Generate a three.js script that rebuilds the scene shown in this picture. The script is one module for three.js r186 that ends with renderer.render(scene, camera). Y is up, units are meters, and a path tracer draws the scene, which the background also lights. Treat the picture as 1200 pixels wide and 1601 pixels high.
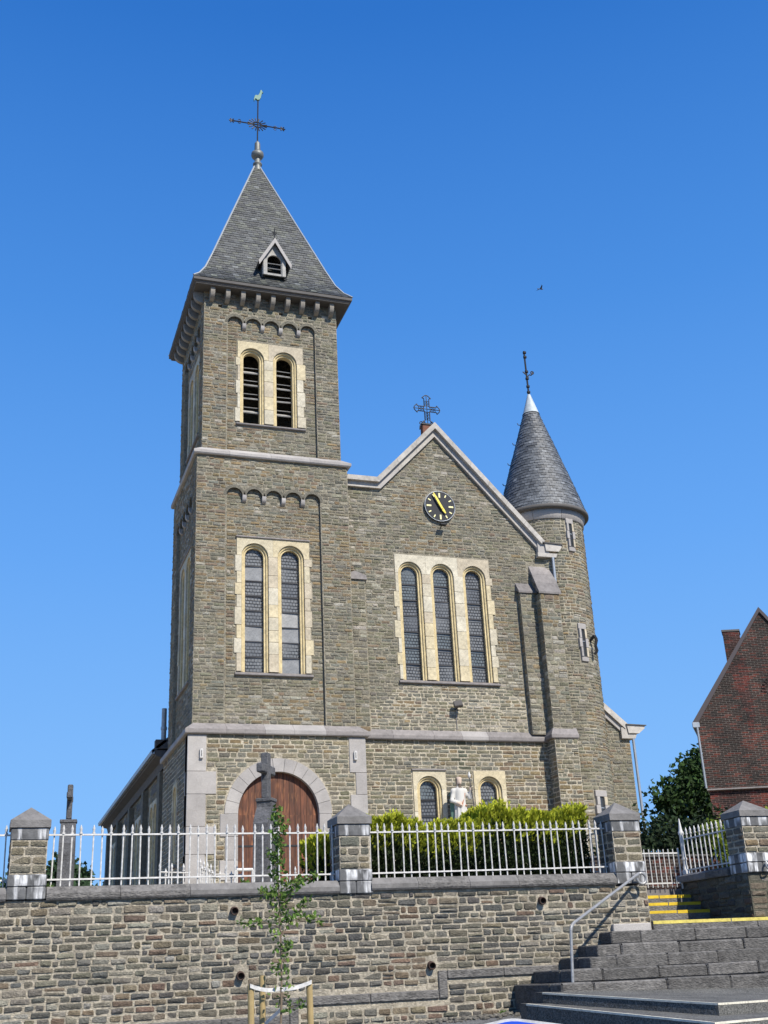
import * as THREE from 'three';
import { mergeGeometries, mergeVertices } from 'three/addons/utils/BufferGeometryUtils.js';
import { MarchingCubes } from 'three/addons/objects/MarchingCubes.js';

// ---------------------------------------------------------------- camera, sky, sun, exposure
// Lengths are metres, y = 0 is the eye level of the photographer, -z runs towards the church.
const scene = new THREE.Scene();
const camera = new THREE.PerspectiveCamera(48.61, 768 / 1024, 0.1, 2000);
{
  const p = 0.3869508, w = 0.34041177, r = -0.04875036;
  const fwd = new THREE.Vector3(Math.sin(w) * Math.cos(p), Math.sin(p), -Math.cos(w) * Math.cos(p));
  const right = new THREE.Vector3(Math.cos(w), 0, Math.sin(w)), up = new THREE.Vector3().crossVectors(right, fwd);
  const r2 = right.clone().multiplyScalar(Math.cos(r)).addScaledVector(up, Math.sin(r));
  const u2 = up.clone().multiplyScalar(Math.cos(r)).addScaledVector(right, -Math.sin(r));
  camera.quaternion.setFromRotationMatrix(new THREE.Matrix4().makeBasis(r2, u2, fwd.clone().negate()));
  camera.position.set(0, 0, 0);
  camera.updateMatrixWorld(true);
}
const renderer = new THREE.WebGLRenderer({ antialias: true });
renderer.setSize(768, 1024);
renderer.toneMapping = THREE.LinearToneMapping;
renderer.toneMappingExposure = 1.3;
renderer.shadowMap.enabled = true;

{ // clear summer sky: one gradient with height, alike all round
  const W = 64, H = 256, data = new Float32Array(W * H * 4);
  const stops = [[0, [0.225, 0.440, 0.77]], [8, [0.178, 0.395, 0.755]], [20, [0.105, 0.300, 0.70]], [32, [0.056, 0.215, 0.59]], [46, [0.023, 0.135, 0.46]], [65, [0.019, 0.105, 0.39]], [90, [0.017, 0.090, 0.35]]];
  for (let j = 0; j < H; j++) {
    const el = Math.max(0, (j + 0.5) / H * 180 - 90);
    let k = 0; while (k < stops.length - 2 && el > stops[k + 1][0]) k++;
    const t = (el - stops[k][0]) / (stops[k + 1][0] - stops[k][0]);
    for (let i = 0; i < W; i++) { for (let c = 0; c < 3; c++) data[(j * W + i) * 4 + c] = stops[k][1][c] * (1 - t) + stops[k + 1][1][c] * t; data[(j * W + i) * 4 + 3] = 1; }
  }
  const tex = new THREE.DataTexture(data, W, H, THREE.RGBAFormat, THREE.FloatType);
  tex.mapping = THREE.EquirectangularReflectionMapping; tex.magFilter = THREE.LinearFilter; tex.minFilter = THREE.LinearFilter; tex.needsUpdate = true;
  scene.background = tex; scene.environment = tex;
}
const SUN_AZ = 19 * Math.PI / 180, SUN_EL = 45 * Math.PI / 180;
const sun = new THREE.DirectionalLight(new THREE.Color(1, 0.945, 0.85), 5.0);
sun.position.set(10 + 80 * Math.sin(SUN_AZ) * Math.cos(SUN_EL), 8 + 80 * Math.sin(SUN_EL), -30 + 80 * Math.cos(SUN_AZ) * Math.cos(SUN_EL));
sun.target.position.set(10, 8, -30);
sun.castShadow = true; sun.shadow.radius = 1; sun.shadow.mapSize.set(4096, 4096);
Object.assign(sun.shadow.camera, { left: -35, right: 35, top: 35, bottom: -35, near: 1, far: 220 });
scene.add(sun, sun.target);

// ---------------------------------------------------------------- helpers
function rng(seed) { let a = seed >>> 0; return () => { a = (a + 0x6D2B79F5) | 0; let t = Math.imul(a ^ (a >>> 15), 1 | a); t = (t + Math.imul(t ^ (t >>> 7), 61 | t)) ^ t; return ((t ^ (t >>> 14)) >>> 0) / 4294967296; }; }
let R = rng(7);
const rr = (a, b) => a + (b - a) * R();
const V = (x, y, z) => new THREE.Vector3(x, y, z);
const PI = Math.PI, rad = (d) => d * PI / 180;
const C = (r, g, b) => new THREE.Color().setRGB(r, g, b);

function makeNoise(seed) { // noise that repeats after `per` cells
  const q = rng(seed), T = new Float32Array(4096); for (let i = 0; i < 4096; i++) T[i] = q();
  const h = (x, y, per) => T[((((x % per) + per) % per) * 61 + (((y % per) + per) % per) * 173 + per * 7) & 4095];
  const n = (x, y, per) => { const xi = Math.floor(x), yi = Math.floor(y); let fx = x - xi, fy = y - yi; fx = fx * fx * (3 - 2 * fx); fy = fy * fy * (3 - 2 * fy);
    return (h(xi, yi, per) * (1 - fx) + h(xi + 1, yi, per) * fx) * (1 - fy) + (h(xi, yi + 1, per) * (1 - fx) + h(xi + 1, yi + 1, per) * fx) * fy; };
  return (u, v, base, oct) => { let s = 0, a = 0.5, t = 0, p = base; for (let o = 0; o < oct; o++) { s += a * n(u * p, v * p, p); t += a; a *= 0.55; p *= 2; } return s / t; };
}
function tex(size, fn, srgb = false) { // fn(u, v) gives [r, g, b] as the stored values 0..1
  const d = new Uint8Array(size * size * 4);
  for (let j = 0; j < size; j++) for (let i = 0; i < size; i++) { const c = fn(i / size, j / size), k = (j * size + i) * 4; for (let m = 0; m < 3; m++) d[k + m] = Math.max(0, Math.min(255, Math.round(c[m] * 255))); d[k + 3] = 255; }
  const t = new THREE.DataTexture(d, size, size); t.wrapS = t.wrapT = THREE.RepeatWrapping; t.magFilter = THREE.LinearFilter; t.minFilter = THREE.LinearMipmapLinearFilter; t.generateMipmaps = true;
  if (srgb) t.colorSpace = THREE.SRGBColorSpace; t.needsUpdate = true; return t;
}
const rep = (t, x, y = x) => { const c = t.clone(); c.repeat.set(x, y); c.needsUpdate = true; return c; };
const grey = (x) => [x, x, x];

class GB { // collects flat triangles; uv in metres, by the way each face points
  constructor() { this.p = []; this.c = []; this.uv = []; this.col = null; this.off = [0, 0]; }
  tri(a, b, c) {
    const n = V().crossVectors(V().subVectors(b, a), V().subVectors(c, a)), x = Math.abs(n.x), y = Math.abs(n.y), z = Math.abs(n.z);
    for (const q of [a, b, c]) {
      this.p.push(q.x, q.y, q.z);
      if (y >= x && y >= z) this.uv.push(q.x + this.off[0], q.z + this.off[1]); else if (x >= z) this.uv.push(q.z + this.off[0], q.y + this.off[1]); else this.uv.push(q.x + this.off[0], q.y + this.off[1]);
      if (this.col) this.c.push(this.col.r, this.col.g, this.col.b);
    }
    return this;
  }
  quad(a, b, c, d) { return this.tri(a, b, c).tri(a, c, d); }
  box(x0, x1, y0, y1, z0, z1, m) {
    const P = [V(x0, y0, z0), V(x1, y0, z0), V(x1, y1, z0), V(x0, y1, z0), V(x0, y0, z1), V(x1, y0, z1), V(x1, y1, z1), V(x0, y1, z1)];
    if (m) P.forEach((q) => q.applyMatrix4(m));
    for (const [a, b, c, d] of [[4, 5, 6, 7], [1, 0, 3, 2], [0, 4, 7, 3], [5, 1, 2, 6], [7, 6, 2, 3], [0, 1, 5, 4]]) this.quad(P[a], P[b], P[c], P[d]);
    return this;
  }
  cbox(x0, x1, y0, y1, z0, z1, c = 0.008, m) { // a box with its edges taken off
    const P = (sx, sy, sz, ax) => V(sx ? x1 - (ax === 0 ? 0 : c) : x0 + (ax === 0 ? 0 : c), sy ? y1 - (ax === 1 ? 0 : c) : y0 + (ax === 1 ? 0 : c), sz ? z1 - (ax === 2 ? 0 : c) : z0 + (ax === 2 ? 0 : c));
    const q = (...pts) => { if (m) pts.forEach((p) => p.applyMatrix4(m)); if (pts.length === 4) this.quad(...pts); else this.tri(...pts); };
    q(P(0, 0, 1, 2), P(1, 0, 1, 2), P(1, 1, 1, 2), P(0, 1, 1, 2)); q(P(1, 0, 0, 2), P(0, 0, 0, 2), P(0, 1, 0, 2), P(1, 1, 0, 2));
    q(P(0, 0, 0, 0), P(0, 0, 1, 0), P(0, 1, 1, 0), P(0, 1, 0, 0)); q(P(1, 0, 1, 0), P(1, 0, 0, 0), P(1, 1, 0, 0), P(1, 1, 1, 0));
    q(P(0, 1, 1, 1), P(1, 1, 1, 1), P(1, 1, 0, 1), P(0, 1, 0, 1)); q(P(0, 0, 0, 1), P(1, 0, 0, 1), P(1, 0, 1, 1), P(0, 0, 1, 1));
    q(P(0, 1, 1, 2), P(1, 1, 1, 2), P(1, 1, 1, 1), P(0, 1, 1, 1)); q(P(0, 0, 1, 1), P(1, 0, 1, 1), P(1, 0, 1, 2), P(0, 0, 1, 2));
    q(P(1, 1, 0, 2), P(0, 1, 0, 2), P(0, 1, 0, 1), P(1, 1, 0, 1)); q(P(0, 0, 0, 2), P(1, 0, 0, 2), P(1, 0, 0, 1), P(0, 0, 0, 1));
    q(P(0, 0, 1, 0), P(0, 0, 1, 2), P(0, 1, 1, 2), P(0, 1, 1, 0)); q(P(1, 0, 1, 2), P(1, 0, 1, 0), P(1, 1, 1, 0), P(1, 1, 1, 2));
    q(P(0, 0, 0, 2), P(0, 0, 0, 0), P(0, 1, 0, 0), P(0, 1, 0, 2)); q(P(1, 0, 0, 0), P(1, 0, 0, 2), P(1, 1, 0, 2), P(1, 1, 0, 0));
    q(P(0, 1, 1, 0), P(0, 1, 1, 1), P(0, 1, 0, 1), P(0, 1, 0, 0)); q(P(1, 1, 0, 0), P(1, 1, 0, 1), P(1, 1, 1, 1), P(1, 1, 1, 0));
    q(P(0, 0, 0, 0), P(0, 0, 0, 1), P(0, 0, 1, 1), P(0, 0, 1, 0)); q(P(1, 0, 1, 0), P(1, 0, 1, 1), P(1, 0, 0, 1), P(1, 0, 0, 0));
    return this;
  }
  bar(a, b, r, n = 6, r2 = r) { // a round bar from a to b
    const d = V().subVectors(b, a).normalize(), s = Math.abs(d.y) < 0.9 ? V(0, 1, 0) : V(1, 0, 0), e = V().crossVectors(d, s).normalize(), f = V().crossVectors(d, e);
    const ring = (o, q) => Array.from({ length: n }, (_, i) => o.clone().addScaledVector(e, q * Math.cos(i / n * 2 * PI)).addScaledVector(f, q * Math.sin(i / n * 2 * PI)));
    const A = ring(a, r), B = ring(b, r2);
    for (let i = 0; i < n; i++) { const j = (i + 1) % n; this.quad(A[j], A[i], B[i], B[j]); this.tri(A[i], A[j], a); this.tri(B[j], B[i], b); }
    return this;
  }
  tube(pts, r, n = 6) { for (let i = 0; i + 1 < pts.length; i++) this.bar(pts[i], pts[i + 1], r, n); return this; }
  add(g, m) {
    let q = g.index ? g.toNonIndexed() : g; if (m) q = q.clone().applyMatrix4(m);
    const a = q.attributes.position; for (let i = 0; i < a.count; i += 3) this.tri(V().fromBufferAttribute(a, i), V().fromBufferAttribute(a, i + 1), V().fromBufferAttribute(a, i + 2));
    return this;
  }
  geo() {
    const g = new THREE.BufferGeometry(); g.setAttribute('position', new THREE.Float32BufferAttribute(this.p, 3)); g.setAttribute('uv', new THREE.Float32BufferAttribute(this.uv, 2));
    if (this.c.length) g.setAttribute('color', new THREE.Float32BufferAttribute(this.c, 3)); g.computeVertexNormals(); return g;
  }
}
function mesh(parent, name, geo, mat, label) {
  const m = new THREE.Mesh(geo instanceof GB ? geo.geo() : geo, mat); m.name = name; m.castShadow = m.receiveShadow = true; if (label) m.userData.label = label; parent.add(m); return m;
}
const taken = {};
const numbered = (n) => { const k = taken[n] = (taken[n] ?? -1) + 1; return k ? n + '_' + String(k).padStart(3, '0') : n; };
function group(parent, name) { const g = new THREE.Group(); g.name = name; parent.add(g); return g; }
function thing(name, label, category, grp) { const g = group(scene, numbered(name)); g.userData = { label, category, kind: 'thing' }; if (grp) g.userData.group = grp; return g; }
function rebase(t, x, y, z) { // put a thing's origin at its base
  t.position.set(x, y, z); for (const c of t.children) c.position.sub(t.position);
}
function structure(name, geo, mat, label) { const m = mesh(scene, name, geo, mat); m.userData = { kind: 'structure', label, category: 'ground' }; return m; }
function basis(o, u, n) { return new THREE.Matrix4().makeBasis(u, V(0, 1, 0), n).setPosition(o); } // local x = along the wall, y = up, z = out
function extr(shape, z0, z1, m, seg = 10) { // a shape pushed from z0 out to z1
  const g = new THREE.ExtrudeGeometry(shape, { depth: z1 - z0, bevelEnabled: false, curveSegments: seg }); g.translate(0, 0, z0); const b = new GB(); b.add(g, m); return b;
}
const poly = (pts) => new THREE.Shape(pts.map(([x, y]) => new THREE.Vector2(x, y)));
function archShape(cx, w, y0, crown, Cls = THREE.Shape) { const s = new Cls(), r = w / 2, sp = crown - r; s.moveTo(cx - r, y0); s.lineTo(cx + r, y0); s.lineTo(cx + r, sp); s.absarc(cx, sp, r, 0, PI, false); s.lineTo(cx - r, y0); return s; }
function rectPath(x0, x1, y0, y1) { const s = new THREE.Path(); s.moveTo(x0, y0); s.lineTo(x0, y1); s.lineTo(x1, y1); s.lineTo(x1, y0); s.lineTo(x0, y0); return s; }

// profile [out, y] carried along a plan path [x, z]; travelling the path, "out" lies to the side (dz, -dx)
function sweepBlocks(path, prof, len, emit, closed = false, gap = 0.003) {
  const n = path.length, segs = closed ? n : n - 1, dirs = [];
  for (let i = 0; i < segs; i++) { const a = path[i], b = path[(i + 1) % n], l = Math.hypot(b[0] - a[0], b[1] - a[1]); dirs.push([(b[0] - a[0]) / l, (b[1] - a[1]) / l, l]); }
  const nrm = (d) => [d[1], -d[0]];
  const mitre = (i) => { const p = closed ? dirs[(i + segs - 1) % segs] : dirs[Math.max(0, i - 1)], q = closed ? dirs[i % segs] : dirs[Math.min(segs - 1, i)], a = nrm(p), b = nrm(q), k = 1 + a[0] * b[0] + a[1] * b[1]; return [(a[0] + b[0]) / k, (a[1] + b[1]) / k]; };
  const flat = THREE.ShapeUtils.triangulateShape(prof.map(([o, y]) => new THREE.Vector2(o, y)), []);
  const area = THREE.ShapeUtils.area(prof.map(([o, y]) => new THREE.Vector2(o, y)));
  for (let i = 0; i < segs; i++) {
    const [dx, dz, L] = dirs[i], k = len ? Math.max(1, Math.round(L / len)) : 1;
    let cuts = [0]; for (let j = 1; j < k; j++) cuts.push((j + (R() - 0.5) * 0.35) * L / k); cuts.push(L);
    for (let j = 0; j < k; j++) {
      const at = (t, end) => { const onA = t === 0, onB = t === L, mm = onA ? mitre(i) : onB ? mitre(closed ? i + 1 : i + 1) : nrm(dirs[i]); const tt = onA || onB ? t : t + (end ? -gap : gap);
        return prof.map(([o, y]) => V(path[i][0] + dx * tt + mm[0] * o, y, path[i][1] + dz * tt + mm[1] * o)); };
      const A = at(cuts[j], false), B = at(cuts[j + 1], true), g = new GB();
      for (let q = 0; q < prof.length; q++) { const e = (q + 1) % prof.length; if (area > 0) g.quad(A[q], A[e], B[e], B[q]); else g.quad(A[e], A[q], B[q], B[e]); }
      for (const [a, b, c] of flat) { if (area > 0) { g.tri(A[c], A[b], A[a]); g.tri(B[a], B[b], B[c]); } else { g.tri(A[a], A[b], A[c]); g.tri(B[c], B[b], B[a]); } }
      emit(g);
    }
  }
}
function sweep(parent, name, path, prof, mat, len = 0, closed = false) { sweepBlocks(path, prof, len, (g) => mesh(parent, name, g, Array.isArray(mat) ? mat[Math.floor(R() * mat.length)] : mat), closed); }

// ---------------------------------------------------------------- materials
const nz = makeNoise(11), nz2 = makeNoise(23);
const grainTex = tex(512, (u, v) => { const a = nz(u, v, 6, 6), b = nz2(u, v, 40, 3), f = nz(u, v * 2.5, 30, 3); const k = Math.max(0, nz2(u, v, 24, 3) - 0.6) * 1.6; return grey(0.72 + 0.6 * (a - 0.5) + 0.5 * (b - 0.5) + 0.5 * (f - 0.5) + k); });
const grainBump = tex(512, (u, v) => { const a = nz(u, v, 8, 5), f = nz2(u, v * 3, 22, 4); return grey(0.5 + 0.9 * (a - 0.5) + 0.9 * (f - 0.5)); });
const fineTex = tex(512, (u, v) => { const a = nz2(u, v, 4, 5), b = nz(u, v, 90, 2); return grey(0.84 + 0.26 * (a - 0.5) + 0.28 * (b - 0.5)); });
const blotchTex = tex(512, (u, v) => { const a = nz(u, v, 3, 5), b = nz2(u, v, 14, 4), c = nz(u, v, 80, 2); let x = 0.78 + 0.5 * (a - 0.5) + 0.4 * (b - 0.5) + 0.2 * (c - 0.5); return [x, x * 0.985, x * 0.96]; });
const limeTex = tex(512, (u, v) => { // white lime runs on grey limestone
  const base = 0.34 + 0.25 * (nz(u, v, 6, 5) - 0.5); const run = Math.max(0, nz2(u, v * 0.25, 9, 4) - 0.47) * 5 * (0.45 + 0.75 * nz(u, v, 4, 3)); const w = Math.min(1, Math.max(0, run)); const x = base * (1 - w) + 0.86 * w; return [x, x, x * 1.0]; }, true);
const stoneM = new THREE.MeshStandardMaterial({ vertexColors: true, map: rep(grainTex, 1.6), bumpMap: rep(grainBump, 2.2), bumpScale: 0.022, roughness: 0.93 });
const mortarMat = (c, s = 1.3) => new THREE.MeshStandardMaterial({ color: c, map: rep(grainTex, s), bumpMap: rep(grainBump, 3), bumpScale: 0.022, roughness: 0.97 });
const M = {
  mortarHigh: mortarMat(C(0.38, 0.34, 0.255), 0.5), mortarLow: mortarMat(C(0.60, 0.53, 0.40), 0.7), mortarWall: mortarMat(C(0.55, 0.485, 0.375), 0.8), mortarShade: mortarMat(C(0.15, 0.14, 0.10), 0.8),
  blue: [0, 1, 2].map((k) => new THREE.MeshStandardMaterial({ color: C(0.205 + 0.04 * k, 0.19 + 0.036 * k, 0.186 + 0.034 * k), map: rep(blotchTex, 0.9), bumpMap: rep(grainBump, 2), bumpScale: 0.004, roughness: 0.85 })),
  pale: [0, 1, 2].map((k) => new THREE.MeshStandardMaterial({ color: C(0.37 + 0.04 * k, 0.345 + 0.038 * k, 0.325 + 0.034 * k), map: rep(fineTex, 0.8), bumpMap: rep(grainBump, 2), bumpScale: 0.004, roughness: 0.88 })),
  coping: [0, 1].map((k) => new THREE.MeshStandardMaterial({ color: C(0.48 + 0.05 * k, 0.45 + 0.05 * k, 0.41 + 0.05 * k), map: rep(blotchTex, 0.7), roughness: 0.85 })),
  cream: [[0.64, 0.57, 0.41], [0.66, 0.57, 0.38], [0.60, 0.545, 0.42], [0.56, 0.49, 0.37], [0.66, 0.61, 0.485]].map((c) => new THREE.MeshStandardMaterial({ color: C(...c), map: rep(blotchTex, 1.1), bumpMap: rep(grainBump, 3), bumpScale: 0.006, roughness: 0.92 })),
  moulding: new THREE.MeshStandardMaterial({ color: C(0.68, 0.56, 0.32), map: rep(blotchTex, 1.3), roughness: 0.9 }),
  lead: new THREE.MeshStandardMaterial({ color: C(0.035, 0.035, 0.04), roughness: 0.6 }),
  iron: new THREE.MeshStandardMaterial({ color: C(0.02, 0.02, 0.022), roughness: 0.6, metalness: 0.3 }),
  zinc: new THREE.MeshStandardMaterial({ color: C(0.42, 0.45, 0.48), roughness: 0.45, metalness: 0.5, map: rep(fineTex, 1.5) }),
  hip: new THREE.MeshStandardMaterial({ color: C(0.30, 0.32, 0.33), roughness: 0.6 }),
  paleLead: new THREE.MeshStandardMaterial({ color: C(0.50, 0.56, 0.59), roughness: 0.6, map: rep(blotchTex, 1.5) }),
  corbel: new THREE.MeshStandardMaterial({ color: C(0.29, 0.265, 0.23), map: rep(blotchTex, 2), roughness: 0.9 }),
  oldZinc: new THREE.MeshStandardMaterial({ color: C(0.20, 0.21, 0.20), roughness: 0.55, metalness: 0.3, map: rep(blotchTex, 3) }),
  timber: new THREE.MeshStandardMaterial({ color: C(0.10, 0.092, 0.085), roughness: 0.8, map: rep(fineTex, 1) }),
  greyWood: new THREE.MeshStandardMaterial({ color: C(0.42, 0.41, 0.39), roughness: 0.85, map: rep(blotchTex, 2) }),
  glass: [[0.17, 0.178, 0.19], [0.145, 0.154, 0.168], [0.20, 0.208, 0.216], [0.15, 0.175, 0.19], [0.28, 0.285, 0.29], [0.36, 0.36, 0.355]].map((c) => new THREE.MeshStandardMaterial({ color: C(...c), roughness: 0.28, map: rep(blotchTex, 2.5) })),
  slitShade: new THREE.MeshStandardMaterial({ color: C(0.045, 0.048, 0.052), roughness: 0.2 }),
  slate: new THREE.MeshStandardMaterial({ vertexColors: true, map: rep(grainTex, 1.2), bumpMap: rep(grainBump, 2), bumpScale: 0.006, roughness: 0.5 }),
  slateBack: new THREE.MeshStandardMaterial({ color: C(0.09, 0.095, 0.10), roughness: 0.9 }),
  white: new THREE.MeshStandardMaterial({ color: C(0.66, 0.65, 0.63), roughness: 0.55, map: rep(blotchTex, 3) }),
  lime: new THREE.MeshStandardMaterial({ color: C(1, 1, 1), map: rep(limeTex, 1.35, 1.1), bumpMap: rep(grainBump, 2), bumpScale: 0.004, roughness: 0.9 }),
  cap: new THREE.MeshStandardMaterial({ color: C(0.20, 0.192, 0.186), map: rep(blotchTex, 1.1), bumpMap: rep(grainBump, 2.5), bumpScale: 0.006, roughness: 0.9 }),
  kerb: [0, 1, 2].map((k) => new THREE.MeshStandardMaterial({ color: C(0.125 + 0.03 * k, 0.118 + 0.028 * k, 0.109 + 0.026 * k), map: rep(grainTex, 0.55), bumpMap: rep(grainBump, 1.4), bumpScale: 0.02, roughness: 0.9 })),
  yellow: new THREE.MeshStandardMaterial({ color: C(0.72, 0.50, 0.02), roughness: 0.7, map: rep(blotchTex, 1.5) }),
  yellowOld: new THREE.MeshStandardMaterial({ color: C(0.72, 0.60, 0.14), roughness: 0.75, map: rep(blotchTex, 1.5) }),
  whitePaint: new THREE.MeshStandardMaterial({ color: C(0.78, 0.74, 0.62), roughness: 0.8, map: rep(blotchTex, 2) }),
  steel: new THREE.MeshStandardMaterial({ color: C(0.40, 0.40, 0.40), roughness: 0.42, metalness: 0.35, map: rep(blotchTex, 3) }),
  rust: new THREE.MeshStandardMaterial({ color: C(0.07, 0.04, 0.03), roughness: 0.8, map: rep(blotchTex, 4) }),
};
const woodTex = tex(512, (u, v) => { const g = nz(u * 1, v * 0.12, 48, 4), b = nz2(u, v, 5, 4), s = nz(u, v * 0.4, 20, 3); const x = 0.62 + 0.55 * (g - 0.5) + 0.5 * (b - 0.5); const k = Math.max(0, s - 0.55) * 1.3; return [0.43 * x + 0.07 + k * 0.42, 0.265 * x + 0.03 + k * 0.33, 0.18 * x + 0.01 + k * 0.2]; }, true);
M.door = [0.8, 1, 1.2].map((k) => new THREE.MeshStandardMaterial({ color: C(k, k, k), map: rep(woodTex, 0.9, 0.45), roughness: 0.72 }));
M.stake = new THREE.MeshStandardMaterial({ color: C(0.42, 0.31, 0.14), map: rep(fineTex, 3), roughness: 0.9 });

const mul = (a, f) => a.map((c) => c.map((x) => x * f));
const PAL = { // grey sandstone with olive, ochre and pale pieces
  church: { base: mul([[0.25, 0.232, 0.172], [0.272, 0.247, 0.175], [0.232, 0.225, 0.177], [0.285, 0.257, 0.178], [0.26, 0.24, 0.187], [0.24, 0.227, 0.152], [0.215, 0.20, 0.155]], 1.0), warm: mul([[0.33, 0.255, 0.145], [0.34, 0.25, 0.14], [0.28, 0.212, 0.148], [0.31, 0.245, 0.155]], 0.93), pale: mul([[0.42, 0.385, 0.30], [0.35, 0.32, 0.245], [0.46, 0.425, 0.34]], 0.98) },
  low: { base: mul([[0.25, 0.23, 0.168], [0.28, 0.25, 0.173], [0.228, 0.221, 0.173], [0.29, 0.25, 0.163], [0.26, 0.24, 0.185], [0.24, 0.222, 0.145], [0.215, 0.203, 0.155]], 1.0), warm: mul([[0.335, 0.25, 0.135], [0.285, 0.208, 0.132], [0.31, 0.245, 0.145]], 0.92), pale: mul([[0.34, 0.31, 0.24], [0.38, 0.345, 0.265]], 0.72) },
  wall: { base: mul([[0.145, 0.133, 0.107], [0.165, 0.149, 0.112], [0.12, 0.117, 0.103], [0.188, 0.163, 0.115], [0.155, 0.145, 0.119], [0.14, 0.133, 0.10], [0.10, 0.094, 0.083], [0.178, 0.163, 0.13]], 1.14), warm: mul([[0.178, 0.138, 0.095], [0.165, 0.115, 0.082], [0.195, 0.162, 0.11]], 1.2), pale: mul([[0.215, 0.195, 0.152], [0.25, 0.235, 0.195]], 1.25) },
};
const patchN = makeNoise(77);
function stoneTone(pal, x, y) { // warm and pale pieces come in patches
  const a = patchN((x + 50) / 40, (y + 50) / 40, 18, 3), b = patchN((y + 31) / 40, (x + 63) / 40, 24, 3), q = R(), pw = (a > 0.55 ? 0.5 : a > 0.48 ? 0.2 : 0.06) * (pal === PAL.wall ? 1.5 : 1), pp = b > 0.56 ? 0.32 : b > 0.5 ? 0.12 : 0.04;
  if (Math.abs(x + 23.4 - 13.98) < 0.16 && y > 5.9 && y < 6.8 && pal === PAL.low) return [0.12, 0.125, 0.085]; // green damp below the floodlight
  return pick(q < pw ? pal.warm : q < pw + pp ? pal.pale : pal.base);
}
const pick = (a) => a[Math.floor(R() * a.length)];

// ---------------------------------------------------------------- coursed rubble: every stone a solid of its own
function masonry({ P, u0, u1, v0, v1, inside = () => true, ch = [0.085, 0.135], sw = [0.15, 0.40], joint = 0.014, proud = 0.0125, pal = PAL.church, bright = 1, split = 0.12, jit = 0.006 }) {
  const out = []; let v = v0;
  while (v < v1 - 0.04) {
    let h = rr(...ch); if (v1 - v - h < ch[0] * 0.7) h = v1 - v; const vt = v + h, du = 0.02;
    let a = null; const iv = [];
    for (let u = u0; u <= u1 + du * 0.5; u += du) {
      const ok = u <= u1 && inside(u, v + 0.008) && inside(u, vt - 0.008) && inside(u, (v + vt) / 2);
      if (ok && a === null) a = u; if (!ok && a !== null) { if (u - a > 0.07) iv.push([a, u - du]); a = null; }
    }
    if (a !== null && u1 - a > 0.07) iv.push([a, u1]);
    for (const [p, q] of iv) {
      let u = p;
      while (q - u > 0.03) {
        let w = rr(...sw) * (R() < 0.15 ? 0.6 : 1); if (q - u - w < sw[0] * 0.75) w = q - u; if (q - u < w) w = q - u;
        if (w > 0.9) w = w / 2;
        const cells = h > 0.12 && R() < split ? [[v, v + h * 0.5], [v + h * 0.5, vt]] : [[v, vt]];
        for (const [b, t] of cells) out.push(makeStone(P, u + joint * rr(0.3, 0.7), u + w - joint * rr(0.3, 0.7), b + joint * rr(0.3, 0.75), t - joint * rr(0.3, 0.75), proud, pal, bright, jit));
        u += w;
      }
    }
    v = vt;
  }
  return out;
}
function makeStone(P, a, b, c, d, proud, pal, bright, jit) {
  const w = b - a, h = d - c, k = Math.min(w, h), cut = () => k * rr(0.04, 0.20), j = () => rr(-jit, jit);
  const c1 = cut(), c2 = cut(), c3 = cut(), c4 = cut();
  const ring = [[a + c1, c + j()], [b - c2, c + j()], [b + j() * 0.4, c + c2], [b + j() * 0.4, d - c3], [b - c3, d + j()], [a + c4, d + j()], [a + j() * 0.4, d - c4], [a + j() * 0.4, c + c1]];
  const pr = proud * rr(0.3, 1.75), tu = rr(-0.5, 0.5) * proud, tv = rr(-0.5, 0.5) * proud, mu = (a + b) / 2, mv = (c + d) / 2, e = Math.min(0.016, k * 0.13);
  const base = ring.map(([u, v]) => P(u, v, -0.012));
  const top = ring.map(([u, v]) => { const uu = u + (u > mu ? -e : e), vv = v + (v > mv ? -e : e); return P(uu, vv, pr * 0.8 + tu * (uu - mu) / w * 2 + tv * (vv - mv) / h * 2); });
  const mid = P(mu + rr(-0.25, 0.25) * w, mv + rr(-0.2, 0.2) * h, pr * rr(1.0, 1.5));
  const g = new GB(), col = stoneTone(pal, P(mu, mv, 0).x + P(mu, mv, 0).z * 0.7, mv), f = rr(0.84, 1.16) * bright; g.col = C(col[0] * f * rr(0.96, 1.04), col[1] * f, col[2] * f * rr(0.94, 1.06)); g.off = [rr(0, 9), rr(0, 9)];
  for (let i = 0; i < 8; i++) { const n = (i + 1) % 8; g.quad(base[i], base[n], top[n], top[i]); g.tri(top[i], top[n], mid); }
  const ctr = P(mu, mv, 0), n = V().crossVectors(V().subVectors(P(b, c, 0), P(a, c, 0)), V().subVectors(P(a, d, 0), P(a, c, 0))).normalize();
  const dist = ctr.length(), q = ctr.clone().project(camera), see = Math.abs(q.x) < 1 && Math.abs(q.y) < 1 ? 1 : 0.01;
  return { g, size: see * w * h * Math.max(0, -n.dot(ctr) / dist) / (dist * dist), ctr };
}
function setStones(parent, list, most = 300) { // the stones that show largest are parts of their own, the rest one part
  list.sort((a, b) => b.size - a.size);
  const lone = list.slice(0, most), rest = list.slice(most);
  for (const s of lone) { const geo = s.g.geo(); geo.translate(-s.ctr.x, -s.ctr.y, -s.ctr.z); const m = mesh(parent, 'stone', geo, stoneM); m.position.copy(s.ctr); }
  if (rest.length) { const m = mesh(parent, 'stone_rubble', mergeGeometries(rest.map((s) => s.g.geo())), stoneM); m.userData.kind = 'stuff'; }
}
const planeP = (m) => (u, v, n) => V(u, v, n).applyMatrix4(m);

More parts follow.
